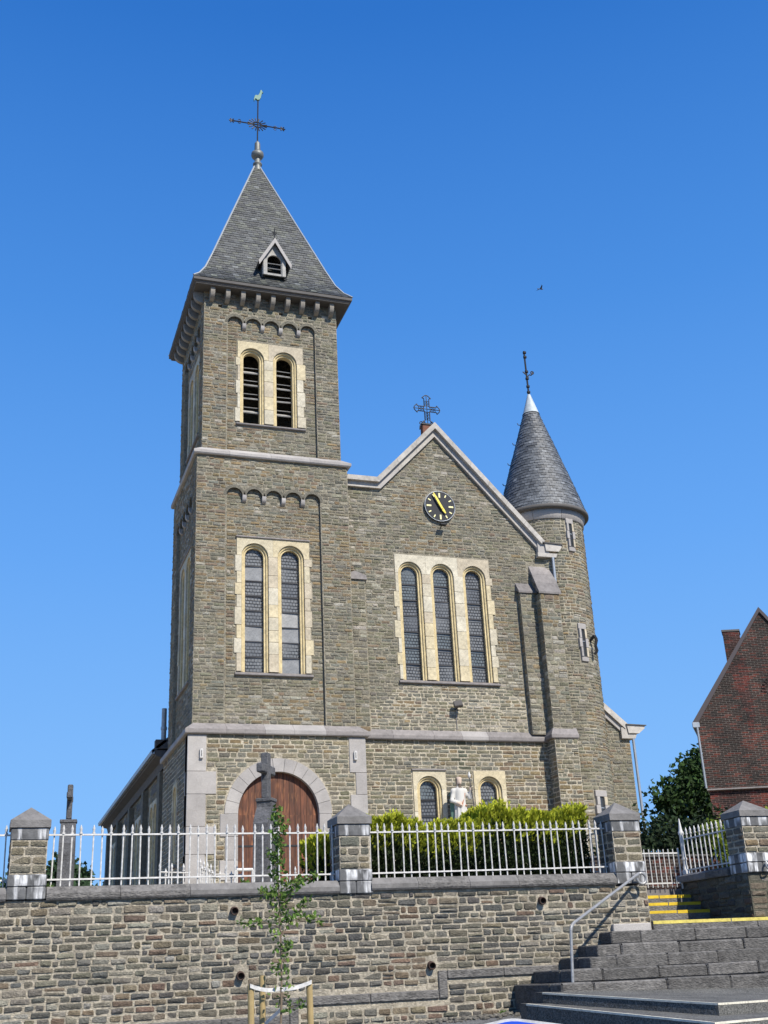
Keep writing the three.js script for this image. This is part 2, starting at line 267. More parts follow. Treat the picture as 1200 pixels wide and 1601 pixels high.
// ---------------------------------------------------------------- ground
const G = 1.28;                                             // level of the churchyard behind the retaining wall
const streetY = (x, z) => -1.84 - 0.047 * Math.min(z, 0) + 0.034 * x - (z > 0 ? 0.02 * z : 0);
const asphaltTex = tex(512, (u, v) => { const a = nz(u, v, 5, 5), b = nz2(u, v, 120, 2); return grey(0.36 + 0.16 * (a - 0.5) + 0.34 * (b - 0.5)); }, true);
const earthTex = tex(512, (u, v) => { const a = nz(u, v, 7, 6), b = nz2(u, v, 70, 2); const x = 0.64 + 0.3 * (a - 0.5) + 0.35 * (b - 0.5); return [x * 0.97, x * 0.9, x * 0.76]; }, true);
{
  const g = new GB(), xs = [-300, -60, -20, -8, 0, 4, 8, 12, 16, 24, 60, 300], zs = [-18.7, -15, -10, -5, 0, 10, 40, 300];
  for (let i = 0; i + 1 < xs.length; i++) for (let j = 0; j + 1 < zs.length; j++) { const q = (x, z) => V(x, streetY(Math.max(-30, Math.min(30, x)), Math.min(z, 40)), z); g.quad(q(xs[i], zs[j + 1]), q(xs[i + 1], zs[j + 1]), q(xs[i + 1], zs[j]), q(xs[i], zs[j])); }
  structure('street', g, new THREE.MeshStandardMaterial({ map: rep(asphaltTex, 0.5), bumpMap: rep(grainBump, 2), bumpScale: 0.008, roughness: 0.95 }), 'grey asphalt street in front of the retaining wall');
  const h = new GB(); h.quad(V(-500, G, -19.1), V(11.2, G, -19.1), V(11.2, G, -900), V(-500, G, -900)); h.quad(V(11.2, G, -20.95), V(13.6, G, -20.95), V(13.6, G, -900), V(11.2, G, -900)); h.quad(V(13.6, G, -19.1), V(700, G, -19.1), V(700, G, -900), V(13.6, G, -900));
  structure('churchyard_ground', h, new THREE.MeshStandardMaterial({ map: rep(earthTex, 0.4), roughness: 0.98 }), 'gravelled churchyard behind the retaining wall');
}

// ---------------------------------------------------------------- the church
const church = thing('church', 'grey-brown rubble stone church with square belfry tower and round turret', 'church');

// wall faces: local u along the wall, v = height, n = out of the wall
const frontM = (x0, z) => basis(V(x0, 0, z), V(1, 0, 0), V(0, 0, 1));
const leftM = (x, zBack) => basis(V(x, 0, zBack), V(0, 0, 1), V(-1, 0, 0));

function lancetWindow(m, { lan, w, y0, crown, rect: [a, b, c, d], glaze = 'lead', rows = 7, tooth = 0.08, step = 0.5, hood = false, ex }) {
  // lan: centres of the lights; returns nothing, adds its outline to ex (places without rubble)
  const win = group(church, 'window'), R1 = w / 2 + 0.13, sp = crown - w / 2, top = d, put = (name, g, mat) => mesh(win, name, g, mat);
  const F0 = -0.3, F1 = 0.03;
  // jambs and mullions, block by block
  const cols = []; let edge = a; lan.forEach((cx, i) => { cols.push([edge, cx - R1, i === 0 ? -1 : 0]); edge = cx + R1; }); cols.push([edge, b, 1]);
  cols.forEach(([p, q, side]) => {
    let y = c, k = Math.floor(R() * 2);
    while (y < sp - 0.02) {
      let h = rr(step * 0.75, step * 1.25); if (sp - y - h < step * 0.5) h = sp - y; const wide = k++ % 2 ? tooth * rr(0.6, 1.1) : 0;
      const x0 = side < 0 ? p - wide : p, x1 = side > 0 ? q + wide : q; put(side ? 'jamb_stone' : 'mullion_stone', new GB().cbox(x0 + 0.003, x1, y + 0.003, y + h - 0.003, F0, F1 + rr(-0.006, 0.006), 0.008, m), pick(M.cream));
      if (side < 0) ex.push([p - wide, p, y, y + h]); if (side > 0) ex.push([q, q + wide, y, y + h]); y += h;
    }
  });
  ex.push([a, b, c - 0.14, d + 0.01]);
  // head stones over each light
  const cuts = [a, ...lan.slice(1).map((x, i) => (x + lan[i]) / 2), b];
  lan.forEach((cx, i) => {
    const s = new THREE.Shape(), x0 = cuts[i] + 0.003, x1 = cuts[i + 1] - 0.003; s.moveTo(x0, sp); s.lineTo(cx - R1, sp); s.absarc(cx, sp, R1, PI, 0, true); s.lineTo(x1, sp); s.lineTo(x1, top); s.lineTo(x0, top); s.lineTo(x0, sp);
    put('head_stone', extr(s, F0, F1 + rr(-0.005, 0.008), m, 14), pick(M.cream));
    // inner order and its roll
    const ring = archShape(cx, 2 * R1 + 0.02, c, sp + R1 + 0.01); ring.holes.push(archShape(cx, w, c, crown, THREE.Path)); put('reveal', extr(ring, F0, -0.085, m, 14), M.moulding);
    const pts = [V(cx - R1 + 0.035, c, -0.06)]; for (let t = 0; t <= 14; t++) { const th = PI - t / 14 * PI; pts.push(V(cx + (R1 - 0.035) * Math.cos(th), sp + (R1 - 0.035) * Math.sin(th), -0.06)); } pts.push(V(cx + R1 - 0.035, c, -0.06));
    const roll = new GB(); roll.tube(pts.map((p) => p.applyMatrix4(m)), 0.04, 7); put('moulding', roll, M.moulding);
    if (glaze === 'lead') {
      const h = crown - c, ph = (h - 0.1) / rows, lead = new GB(), big = rows >= 5;
      for (let k = 0; k < rows; k++) {
        const b0 = c + 0.02 + k * ph, t0 = k === rows - 1 ? crown : b0 + ph, odd = R();
        let sh; if (k === rows - 1) { sh = b0 < sp ? archShape(cx, w + 0.02, b0, crown + 0.01) : archShape(cx, Math.min(w, 2 * Math.sqrt(Math.max(0.01, (w / 2) ** 2 - (b0 - sp) ** 2))), b0 - 0.3 * w, crown); } else sh = poly([[cx - w / 2 - 0.01, b0], [cx + w / 2 + 0.01, b0], [cx + w / 2 + 0.01, t0], [cx - w / 2 - 0.01, t0]]);
        const tilt = new THREE.Matrix4().makeTranslation(cx, b0, -0.21).multiply(new THREE.Matrix4().makeRotationX(rr(-0.03, 0.03))).multiply(new THREE.Matrix4().makeRotationY(rr(-0.04, 0.04))).multiply(new THREE.Matrix4().makeTranslation(-cx, -b0, 0));
        const plain = glazePlain(odd); put('pane', extr(sh, -0.004, 0.002, m.clone().multiply(tilt), 10), plain ? M.glass[4 + Math.floor(R() * 2)] : M.glass[Math.floor(R() * 4)]);
        if (k) put('glazing_bar', new GB().box(cx - w / 2, cx + w / 2, b0 - 0.014, b0 + 0.014, -0.215, -0.175, m), M.lead);
        const hw = (y) => (y > sp ? Math.sqrt(Math.max(0, (w / 2) ** 2 - (y - sp) ** 2)) : w / 2);
        if (!plain) for (let y = b0 + 0.03; y < t0 - 0.03; y += 0.105) { const q = hw(y + 0.02); lead.box(cx - q, cx + q, y, y + 0.007, -0.206, -0.192, m); for (let x = -2; x <= 2; x++) { const ux = cx + x * w / 5.6 + ((Math.round(y / 0.105) % 2) ? 0.03 : -0.02); if (Math.abs(ux - cx) < q - 0.03 && y + 0.105 < t0) lead.box(ux - 0.0035, ux + 0.0035, y, y + 0.105, -0.206, -0.192, m); } }
        if (!plain && big) for (let y = b0 + 0.05; y < t0 - 0.04; y += 0.1) for (const s2 of [-1, 1]) { const q = hw(y + 0.03); if (q > 0.08) lead.box(cx + s2 * (q - 0.028) - 0.02, cx + s2 * (q - 0.028) + 0.02, y, y + 0.042, -0.206, -0.188, m); }
      }
      if (lead.p.length) put('leading', lead, M.lead).userData.kind = 'stuff';
    } else {
      for (let k = 0; k < 5; k++) { const y = c + 0.12 + k * (crown - c - 0.2) / 5, t = new THREE.Matrix4().makeTranslation(cx, y, -0.42).multiply(new THREE.Matrix4().makeRotationX(rad(rr(24, 36)))).multiply(new THREE.Matrix4().makeRotationZ(rr(-0.03, 0.03))); put('louvre', new GB().cbox(-w / 2 - 0.03, w / 2 + 0.03, -0.025, 0.025, -0.22, 0.22, 0.006, m.clone().multiply(t)), M.greyWood); if (k > 0) put('louvre', new GB().box(-w / 2 - 0.03, w / 2 + 0.03, -0.012, 0.012, -0.012, 0.012, m.clone().multiply(t).multiply(new THREE.Matrix4().makeTranslation(0, 0.16, 0.1))), M.greyWood); }
    }
  });
  const sill = new GB(); sweepBlocks([[b + 0.05, 0], [a - 0.04, 0]], [[-0.3, c - 0.13], [0.07, c - 0.13], [0.09, c - 0.11], [0.09, c - 0.07], [-0.05, c], [-0.3, c]], 0, (g) => sill.add(g.geo(), m)); put('sill', sill, M.blue[1]);
  if (hood) put('drip_ledge', new GB().cbox(a - 0.03, b + 0.03, d, d + 0.05, -0.1, 0.075, 0.01, m), M.blue[2]);
  return win;
}
function glazePlain(x) { return plainShare > x; }
let plainShare = 0.06;
const without = (ex) => (u, v) => { for (const [a, b, c, d] of ex) if (u > a - 0.006 && u < b + 0.006 && v > c - 0.006 && v < d + 0.006) return false; return true; };

function stageFace(wallName, m, W, H0, H1, panel, spring, win, stones, cut = 0, putlogs = [], deep = 0.5, holes = true) {
  // one storey of the tower: corner strips and a scalloped head stand 0.11 proud of a sunk panel
  const [p0, p1] = panel, n = 5, gapW = 0.13, r = ((p1 - p0) - gapW * (n - 1)) / n / 2, D = 0.11;
  const cx = Array.from({ length: n }, (_, i) => p0 + r + i * (2 * r + gapW));
  const s = new THREE.Shape(); s.moveTo(0, H0); s.lineTo(p0, H0); s.lineTo(p0, spring); cx.forEach((x) => { s.lineTo(x - r, spring); s.absarc(x, spring, r, PI, 0, true); }); s.lineTo(p1, H0); s.lineTo(W - cut, H0); s.lineTo(W - cut, H1); s.lineTo(0, H1); for (const [a, b] of putlogs) s.holes.push(rectPath(a - 0.07, a + 0.07, b - 0.05, b + 0.05));
  const wall = mesh(church, wallName, extr(s, -D, 0, m, 12), M.mortarHigh);
  const inner = poly([[0, H0], [W - cut, H0], [W - cut, H1], [0, H1]]); const ex = [], mi = m.clone().multiply(new THREE.Matrix4().makeTranslation(0, 0, -D));
  if (holes) inner.holes.push(rectPath(win.rect[0] + 0.05, win.rect[1] - 0.05, win.rect[2] - 0.02, win.rect[3] - 0.05));
  mesh(church, wallName, extr(inner, -deep, -D, m), M.mortarHigh);
  if (win) lancetWindow(mi, { ...win, ex });
  const inArch = (u, v) => v < spring ? u > p0 && u < p1 : cx.some((x) => (u - x) ** 2 + (v - spring) ** 2 < r * r);
  const nearArch = (u, v) => v < spring - 0.16 ? u > p0 - 0.01 && u < p1 + 0.01 : v < spring ? u > p0 - 0.01 && u < p1 + 0.01 : cx.some((x) => (u - x) ** 2 + (v - spring) ** 2 < (r + 0.09) ** 2) || (v < spring + 0.1 && u > p0 && u < p1);
  stones.push(...masonry({ P: planeP(m), u0: 0, u1: W, v0: H0, v1: H1, inside: (u, v) => !nearArch(u, v) && !putlogs.some(([a, b]) => Math.abs(u - a) < 0.08 && Math.abs(v - b) < 0.07) }));
  const free = without(ex); stones.push(...masonry({ P: planeP(mi), u0: p0, u1: p1, v0: H0, v1: spring + r, inside: (u, v) => free(u, v) && inArch(u, v) }));
  cx.forEach((x, i) => { // arch rings of small voussoirs and the corbels between them
    const ring = new THREE.Shape(); ring.absarc(x, spring, r + 0.095, PI, 0, true); ring.absarc(x, spring, r, 0, PI, false); const g = extr(ring, -D, 0.012, m, 12); mesh(church, 'arch_ring', g, M.archRing);
    if (i < n - 1) { const xc = x + r + gapW / 2; const q = new THREE.Shape(); q.moveTo(-D - 0.02, spring - 0.2); q.quadraticCurveTo(0.0, spring - 0.19, 0.015, spring - 0.06); q.lineTo(0.015, spring + 0.03); q.lineTo(-D - 0.02, spring + 0.03); const g2 = extr(q, xc - gapW / 2, xc + gapW / 2, m.clone().multiply(new THREE.Matrix4().makeBasis(V(0, 0, 1), V(0, 1, 0), V(1, 0, 0))), 6); mesh(church, 'arch_corbel', g2, M.pale[i % 3]); }
  });
  return wall;
}
M.archRing = new THREE.MeshStandardMaterial({ color: C(0.24, 0.22, 0.17), map: rep(grainTex, 2.2), bumpMap: rep(grainBump, 4), bumpScale: 0.02, roughness: 0.95 });

// tower: base, middle and belfry storeys
const TB = { x0: 5.33, x1: 10.72, z0: -33.0, z1: -38.0 }, TM = { x0: 5.45, x1: 10.50, z0: -33.15, z1: -37.95 }, TT = { x0: 5.62, x1: 10.34, z0: -33.30, z1: -37.9 };
{
  R = rng(101);
  // middle storey
  const st = [], m = frontM(TM.x0, TM.z0), W = TM.x1 - TM.x0; plainShare = 0.34;
  const w = { lan: [7.36 - TM.x0, 8.53 - TM.x0], w: 0.6, y0: 8.75, crown: 12.78, rect: [6.77 - TM.x0, 9.14 - TM.x0, 8.72, 13.08], rows: 8, hood: true };
  const wall = stageFace('tower_middle_wall', m, W, 7.0, 15.86, [6.42 - TM.x0, 9.53 - TM.x0], 14.49, w, st); setStones(wall, st, 300);
  const sl = [], ml = leftM(TM.x0, TM.z1), WL = TM.z0 - TM.z1 - 0.0, off = (WL - 3.1) / 2;
  const wl = stageFace('tower_middle_wall', ml, WL, 7.0, 15.86, [off, off + 3.1], 14.49, { ...w, lan: [off + 0.95, off + 2.12], rect: [off + 0.36, off + 2.72, 8.72, 13.08] }, sl, 0.5); setStones(wl, sl, 60);
  mesh(church, 'tower_middle_wall', new GB().box(TM.x1 - 0.5, TM.x1 - 0.002, 7.0, 15.86, TM.z1, TM.z0 - 0.5).box(TM.x0 + 0.5, TM.x1 - 0.5, 7.0, 15.86, TM.z1 + 0.002, TM.z1 + 0.5), M.mortarHigh);
}
{
  R = rng(102);
  const st = [], m = frontM(TT.x0, TT.z0), W = TT.x1 - TT.x0, w = { lan: [7.31 - TT.x0, 8.46 - TT.x0], w: 0.57, y0: 17.3, crown: 20.0, rect: [6.8 - TT.x0, 9.1 - TT.x0, 17.27, 20.36], glaze: 'louvre' };
  const wall = stageFace('belfry_wall', m, W, 16.0, 22.45, [6.44 - TT.x0, 9.53 - TT.x0], 21.0, w, st, 0, [[0.55, 21.6], [1.62, 21.6], [2.7, 21.6], [3.75, 21.6]]); setStones(wall, st, 200);
  const sl = [], ml = leftM(TT.x0, TT.z1), WL = TT.z0 - TT.z1, off = (WL - 3.09) / 2;
  const wl = stageFace('belfry_wall', ml, WL, 16.0, 22.45, [off, off + 3.09], 21.0, { ...w, lan: [off + 0.96, off + 2.11], rect: [off + 0.38, off + 2.68, 17.27, 20.36] }, sl, 0.5); setStones(wl, sl, 60);
  mesh(church, 'belfry_wall', new GB().box(TT.x1 - 0.5, TT.x1 - 0.002, 16, 22.45, TT.z1, TT.z0 - 0.5).box(TT.x0 + 0.5, TT.x1 - 0.5, 16, 22.45, TT.z1 + 0.002, TT.z1 + 0.5).box(TT.x0 + 0.5, TT.x1 - 0.5, 15.9, 16.0, TT.z1 + 0.5, TT.z0 - 0.5), M.mortarHigh);
}
{ // base storey with the portal
  R = rng(103);
  const m = frontM(TB.x0, TB.z0), W = TB.x1 - TB.x0, dc = 8.0 - TB.x0, dr = 1.21, crown = 5.67, sp = crown - dr;
  const s = poly([[0, G - 0.4], [dc - dr - 0.02, G - 0.4], [dc - dr - 0.02, sp]]); s.absarc(dc, sp, dr + 0.02, PI, 0, true); s.lineTo(dc + dr + 0.02, G - 0.4); s.lineTo(W, G - 0.4); s.lineTo(W, 6.8); s.lineTo(0, 6.8);
  const wall = mesh(church, 'tower_base_wall', extr(s, -0.6, 0, m, 20), M.mortarLow), ex = [];
  // portal surround: voussoirs and jambs
  const portal = group(church, 'portal'), ro = dr + 0.39, nv = 13;
  for (let i = 0; i < nv; i++) { const a0 = PI - i / nv * PI - 0.004, a1 = PI - (i + 1) / nv * PI + 0.004, q = new THREE.Shape(); q.moveTo(dc + dr * Math.cos(a0), sp + dr * Math.sin(a0)); q.lineTo(dc + ro * Math.cos(a0), sp + ro * Math.sin(a0)); q.absarc(dc, sp, ro, a0, a1, true); q.lineTo(dc + dr * Math.cos(a1), sp + dr * Math.sin(a1)); q.absarc(dc, sp, dr, a1, a0, false); mesh(portal, 'arch_stone', extr(q, -0.3, 0.035 + rr(-0.004, 0.004), m, 5), pick(M.pale)); }
  for (const sd of [-1, 1]) { let y = G - 0.3, k = 0; while (y < sp - 0.05) { let h = rr(0.5, 0.75); if (sp - y - h < 0.35) h = sp - y; const o = k++ % 2 ? 0.52 : 0.37, x0 = sd < 0 ? dc - dr - o : dc + dr, x1 = sd < 0 ? dc - dr : dc + dr + o; mesh(portal, 'jamb_stone', new GB().cbox(x0, x1, y + 0.003, y + h - 0.003, -0.3, 0.035, 0.01, m), pick(M.pale)); ex.push([x0, x1, y, y + h]); y += h; } }
  const doorTop = (x) => (Math.abs(x) < dr ? sp + Math.sqrt(dr * dr - x * x) : sp), np = 14;
  for (const sd of [0, 1]) { const leaf = group(church, 'door'); for (let i = sd * np / 2; i < (sd + 1) * np / 2; i++) { const x0 = -dr + i / np * 2 * dr + 0.004, x1 = -dr + (i + 1) / np * 2 * dr - 0.004, pts = [[dc + x0, G - 0.02], [dc + x1, G - 0.02]]; for (let k = 0; k <= 3; k++) { const x = x1 + (x0 - x1) * k / 3; pts.push([dc + x, doorTop(x)]); } mesh(leaf, 'plank', extr(poly(pts), -0.19, -0.14 + rr(0, 0.006), m), M.door[i % 3]); }
    mesh(leaf, 'door_backing', extr(poly([[dc + (sd ? 0 : -dr), G - 0.02], [dc + (sd ? dr : 0), G - 0.02], [dc + (sd ? dr : 0), sd ? sp : crown - 0.02], [dc + (sd ? 0 : -dr), sd ? crown - 0.02 : sp]]), -0.25, -0.195, m), M.timber); for (const yy of [2.3, 3.55]) mesh(leaf, 'hinge_strap', new GB().box(dc + (sd ? 0.15 : -dr), dc + (sd ? dr : -0.15), yy, yy + 0.05, -0.14, -0.125, m), M.iron); }
  // corner quoins
  const quoin = (u0, u1, y, h, mm, mt) => mesh(church, 'quoin', new GB().cbox(u0, u1, y + 0.003, y + h - 0.003, -0.4, 0.03, 0.01, mm), mt);
  const ml = leftM(TB.x0, TB.z1), WL = TB.z0 - TB.z1, exl = [];
  for (let y = G - 0.3, k = 0; y < 6.7; k++) { let h = rr(0.62, 0.95); if (6.72 - y - h < 0.4) h = 6.72 - y; const a = k % 2 ? 0.82 : 0.52, b = k % 2 ? 0.56 : 0.85; quoin(-0.03, a, y, h, m, pick(M.pale)); ex.push([0, a, y, y + h]); quoin(W - b * 0.62, W, y, h, m, pick(M.pale)); ex.push([W - b * 0.62, W, y, y + h]); quoin(WL - b * 0.5, WL - 0.402 + 0.4, y, h, ml, pick(M.pale)); exl.push([WL - b * 0.5, WL, y, y + h]); y += h; }
  const f = without(ex), st = masonry({ P: planeP(m), u0: 0, u1: W, v0: G - 0.1, v1: 6.76, ch: [0.11, 0.17], sw: [0.2, 0.46], joint: 0.018, proud: 0.013, pal: PAL.low, inside: (u, v) => f(u, v) && !(Math.abs(u - dc) < dr + 0.02 && v < sp) && !(v >= sp && (u - dc) ** 2 + (v - sp) ** 2 < (ro + 0.01) ** 2) }); setStones(wall, st, 220);
  // side face with one lancet
  const lw = -35.3 - TB.z1, sl = poly([[0, G - 0.4], [WL - 0.6, G - 0.4], [WL - 0.6, 6.8], [0, 6.8]]); sl.holes.push(rectPath(lw - 0.35, lw + 0.35, 3.3, 5.6)); const wl = mesh(church, 'tower_base_wall', extr(sl, -0.6, 0, ml), M.mortarLow); plainShare = 0;
  lancetWindow(ml, { lan: [lw], w: 0.42, y0: 3.3, crown: 5.45, rect: [lw - 0.4, lw + 0.4, 3.3, 5.66], rows: 4, tooth: 0.08, ex: exl });
  setStones(wl, masonry({ P: planeP(ml), u0: 0, u1: WL, v0: G - 0.1, v1: 6.76, ch: [0.11, 0.17], sw: [0.2, 0.46], joint: 0.018, pal: PAL.low, inside: without(exl) }), 40);
  mesh(church, 'tower_base_wall', new GB().box(TB.x1 - 0.5, TB.x1, G - 0.4, 6.8, TB.z1, TB.z0 - 0.6).box(TB.x0 + 0.6, TB.x1 - 0.5, G - 0.4, 6.8, TB.z1, TB.z1 + 0.5), M.mortarLow);
  for (const x of [5.70, 10.37]) { const lamp = group(church, 'wall_lamp'); mesh(lamp, 'housing', new GB().cbox(x - 0.05, x + 0.05, 6.02, 6.3, -32.965, -32.89, 0.015), M.white); mesh(lamp, 'front_slot', new GB().box(x - 0.012, x + 0.012, 6.07, 6.25, -32.89, -32.886), M.lead); }
}
// string courses of the tower
R = rng(104);
sweep(church, 'string_course_block', [[TB.x1, -33.45], [TB.x1, TB.z0], [TB.x0, TB.z0], [TB.x0, TB.z1]], [[-0.4, 6.74], [0.10, 6.74], [0.12, 6.77], [0.12, 6.88], [-0.16, 7.1], [-0.4, 7.1]], [M.blue[2], M.pale[0], M.pale[0]], 1.15);
sweep(church, 'string_course_block', [[TM.x1, TM.z1], [TM.x1, TM.z0], [TM.x0, TM.z0], [TM.x0, TM.z1]], [[-0.45, 15.82], [0.09, 15.82], [0.12, 15.86], [0.12, 15.95], [-0.18, 16.17], [-0.45, 16.17]], M.pale, 1.2);

// cornice, corbels and spire of the tower
const SC = [7.98, -35.6];
{
  R = rng(105);
  const sq = (w) => [[SC[0] + w, SC[1] + w], [SC[0] - w, SC[1] + w], [SC[0] - w, SC[1] - w], [SC[0] + w, SC[1] - w]];
  const cornice = group(church, 'cornice');
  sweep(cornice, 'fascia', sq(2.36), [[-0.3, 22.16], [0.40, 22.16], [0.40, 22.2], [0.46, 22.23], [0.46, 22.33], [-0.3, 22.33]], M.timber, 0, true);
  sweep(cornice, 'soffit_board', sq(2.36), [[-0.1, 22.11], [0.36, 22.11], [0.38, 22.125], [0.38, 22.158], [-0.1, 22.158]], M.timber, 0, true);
  const q = new THREE.Shape(); q.moveTo(-0.05, 21.70); q.lineTo(0.07, 21.70); q.quadraticCurveTo(0.34, 21.76, 0.34, 22.0); q.lineTo(0.34, 22.108); q.lineTo(-0.05, 22.108);
  for (let k = 0; k < 9; k++) {
    const u = (k - 4) * 0.53;
    for (const side of [0, 1]) { const m = side ? basis(V(TT.x0, 0, SC[1] + u), V(0, 0, 1), V(-1, 0, 0)) : basis(V(SC[0] + u, 0, TT.z0), V(1, 0, 0), V(0, 0, 1)); mesh(cornice, 'corbel', extr(q, -0.075, 0.075, m.multiply(new THREE.Matrix4().makeBasis(V(0, 0, 1), V(0, 1, 0), V(1, 0, 0))), 8), M.corbel); }
  }
  // spire, flared at the foot
  const prof = [[2.82, 22.34], [2.58, 22.62], [2.34, 23.06], [2.05, 23.86], [1.76, 24.72], [0.92, 27.2], [0.1, 29.62]];
  const spire = mesh(church, 'spire', (() => { const g = new GB(); for (let i = 0; i + 1 < prof.length; i++) { const A = sq(prof[i][0]), B = sq(prof[i + 1][0]); for (let k = 0; k < 4; k++) { const n = (k + 1) % 4; g.quad(V(A[n][0], prof[i][1], A[n][1]), V(A[k][0], prof[i][1], A[k][1]), V(B[k][0], prof[i + 1][1], B[k][1]), V(B[n][0], prof[i + 1][1], B[n][1])); } } const A = sq(2.82); g.quad(...A.map(([x, z]) => V(x, 22.34, z))); return g; })(), M.slateBack);
  const len = []; let L = 0; for (let i = 0; i + 1 < prof.length; i++) { const d = Math.hypot(prof[i][0] - prof[i + 1][0], prof[i + 1][1] - prof[i][1]); len.push([L, L + d, i]); L += d; }
  const at = (s) => { for (const [a, b, i] of len) if (s <= b || i === len.length - 1) { const t = Math.min(1, (s - a) / (b - a)); return [prof[i][0] + (prof[i + 1][0] - prof[i][0]) * t, prof[i][1] + (prof[i + 1][1] - prof[i][1]) * t, Math.atan2(prof[i + 1][1] - prof[i][1], prof[i][0] - prof[i + 1][0])]; } };
  const g = new GB(), ex = 0.135; let row = 0;
  for (let s = 0; s < L - 0.1; s += ex, row++) {
    const [w0, y0] = at(s), [w1, y1, a] = at(Math.min(L, s + ex * 1.25)), no = Math.sin(a), nu = Math.cos(a);
    for (let f = 0; f < 4; f++) {
      const ca = [0, 1, 0, -1][f], sa = [1, 0, -1, 0][f]; // face normals +z, +x, -z, -x
      const P = (u, w, y, n) => { const o = w + n * no; return V(SC[0] + ca * o + sa * u, y + n * nu, SC[1] + sa * o - ca * u); };
      for (let u = -w0 + (row % 2 ? -0.11 : 0); u < w0; u += 0.22) {
        const ua = Math.max(-w0, u + 0.004), ub = Math.min(w0, u + 0.216); if (ub - ua < 0.03) continue; const k1 = (x) => Math.max(-w1, Math.min(w1, x));
        const n0 = rr(0.016, 0.026), dy = rr(-0.008, 0.008), f2 = rr(0.65, 1.35) * (R() < 0.04 ? 1.9 : 1), lich = R() < 0.3; g.col = lich ? C(0.10 * f2, 0.106 * f2, 0.088 * f2) : C(0.073 * f2, 0.078 * f2, 0.077 * f2); g.off = [rr(0, 5), rr(0, 5)];
        const A = P(ua, w0, y0 + dy, n0), B = P(ub, w0, y0 + dy, n0), D = P(k1(ub), w1, y1, 0.004), E = P(k1(ua), w1, y1, 0.004), A2 = P(ua, w0, y0 + dy, 0.003), B2 = P(ub, w0, y0 + dy, 0.003); g.quad(A, B, D, E); g.quad(A2, B2, B, A);
      }
    }
  }
  mesh(spire, 'slates', g, M.slate).userData.kind = 'stuff';
  for (const [sx, sz] of [[-1, 1], [1, 1], [-1, -1], [1, -1]]) { const b = new GB(); b.tube(prof.map(([w, y]) => V(SC[0] + sx * (w + 0.012), y + 0.02, SC[1] + sz * (w + 0.012))), 0.03, 6); mesh(spire, 'hip_flashing', b, M.hip); }
  // louvred dormer on the front slope
  const dm = group(church, 'dormer'), zf = -33.02, dz = -33.9, x = 8.03;
  const fr = poly([[x - 0.42, 22.98], [x + 0.42, 22.98], [x + 0.42, 23.62], [x, 24.38], [x - 0.42, 23.62]]); fr.holes.push(archShape(x, 0.5, 23.05, 23.82, THREE.Path)); mesh(dm, 'front_frame', extr(fr, zf - 0.06, zf), M.greyWood);
  for (const sd of [-1, 1]) { mesh(dm, 'cheek', new GB().box(x + sd * 0.40 - 0.02, x + sd * 0.40 + 0.02, 22.9, 23.6, dz, zf - 0.061), M.timber); const nx = V(sd * 0.545, 0, 0), a = V(x, 24.45, zf + 0.16), b = V(x + sd * 0.6, 23.40, zf + 0.16), g2 = new GB(), t = V(-sd * 0.87 * 0.06, -0.5 * 0.06, 0), bk = V(0, 0, dz - zf - 0.3); const pa = a.clone().add(bk), pb = b.clone().add(bk), q4 = (p) => p.clone().add(t); g2.quad(a, b, pb, pa); g2.quad(q4(b), q4(a), q4(pa), q4(pb)); g2.quad(a, q4(a), q4(b), b); g2.quad(b, q4(b), q4(pb), pb); g2.quad(pa, pb, q4(pb), q4(pa)); mesh(dm, 'dormer_roof', g2, M.timber); mesh(dm, 'bargeboard', new GB().quad(a.clone().add(V(0, 0.01, 0.012)), b.clone().add(V(0, 0.01, 0.012)), b.clone().add(V(-sd * 0.03, -0.16, 0.012)), a.clone().add(V(0, -0.20, 0.012))), M.pale[2]); mesh(dm, 'post', new GB().box(x + sd * 0.34 - 0.06, x + sd * 0.34 + 0.06, 22.95, 23.6, zf, zf + 0.05), M.greyWood); }
  for (let k = 0; k < 3; k++) mesh(dm, 'louvre', new GB().box(-0.26, 0.26, -0.015, 0.015, -0.1, 0.1, new THREE.Matrix4().makeTranslation(x, 23.12 + k * 0.2, zf - 0.1).multiply(new THREE.Matrix4().makeRotationX(0.6))), M.greyWood);
  mesh(dm, 'finial', new GB().bar(V(x, 24.4, zf + 0.1), V(x, 24.9, zf + 0.1), 0.018).bar(V(x - 0.1, 24.72, zf + 0.1), V(x + 0.1, 24.72, zf + 0.1), 0.014).bar(V(x - 0.07, 24.6, zf + 0.1), V(x, 24.68, zf + 0.1), 0.012).bar(V(x + 0.07, 24.6, zf + 0.1), V(x, 24.68, zf + 0.1), 0.012), M.iron);
  // finial, cross with rays and the weathercock
  const vane = group(church, 'weathercock'), lathe = (pts, n = 20) => { const g2 = new THREE.LatheGeometry(pts.map(([r, y]) => new THREE.Vector2(r, y)), n); g2.translate(SC[0] + 0.04, 0, SC[1]); return g2; };
  mesh(vane, 'base', lathe([[0.17, 29.5], [0.13, 29.78], [0.18, 29.8], [0.18, 29.86], [0.12, 29.9], [0.11, 30.12]]), M.oldZinc); mesh(vane, 'ball', lathe([[0.1, 30.1], [0.2, 30.16], [0.25, 30.26], [0.24, 30.38], [0.15, 30.46], [0.1, 30.5]]), M.oldZinc); mesh(vane, 'sleeve', lathe([[0.1, 30.48], [0.12, 30.52], [0.11, 30.86], [0.06, 30.95], [0.02, 31]]), M.oldZinc);
  const X = SC[0] + 0.04, Z = SC[1], Y = 31.82, S = new GB(); S.bar(V(X, 30.9, Z), V(X + 0.03, 33.1, Z), 0.028); S.bar(V(X - 1.02, Y - 0.02, Z), V(X + 1.06, Y + 0.03, Z), 0.026); mesh(vane, 'iron_cross', S, M.iron);
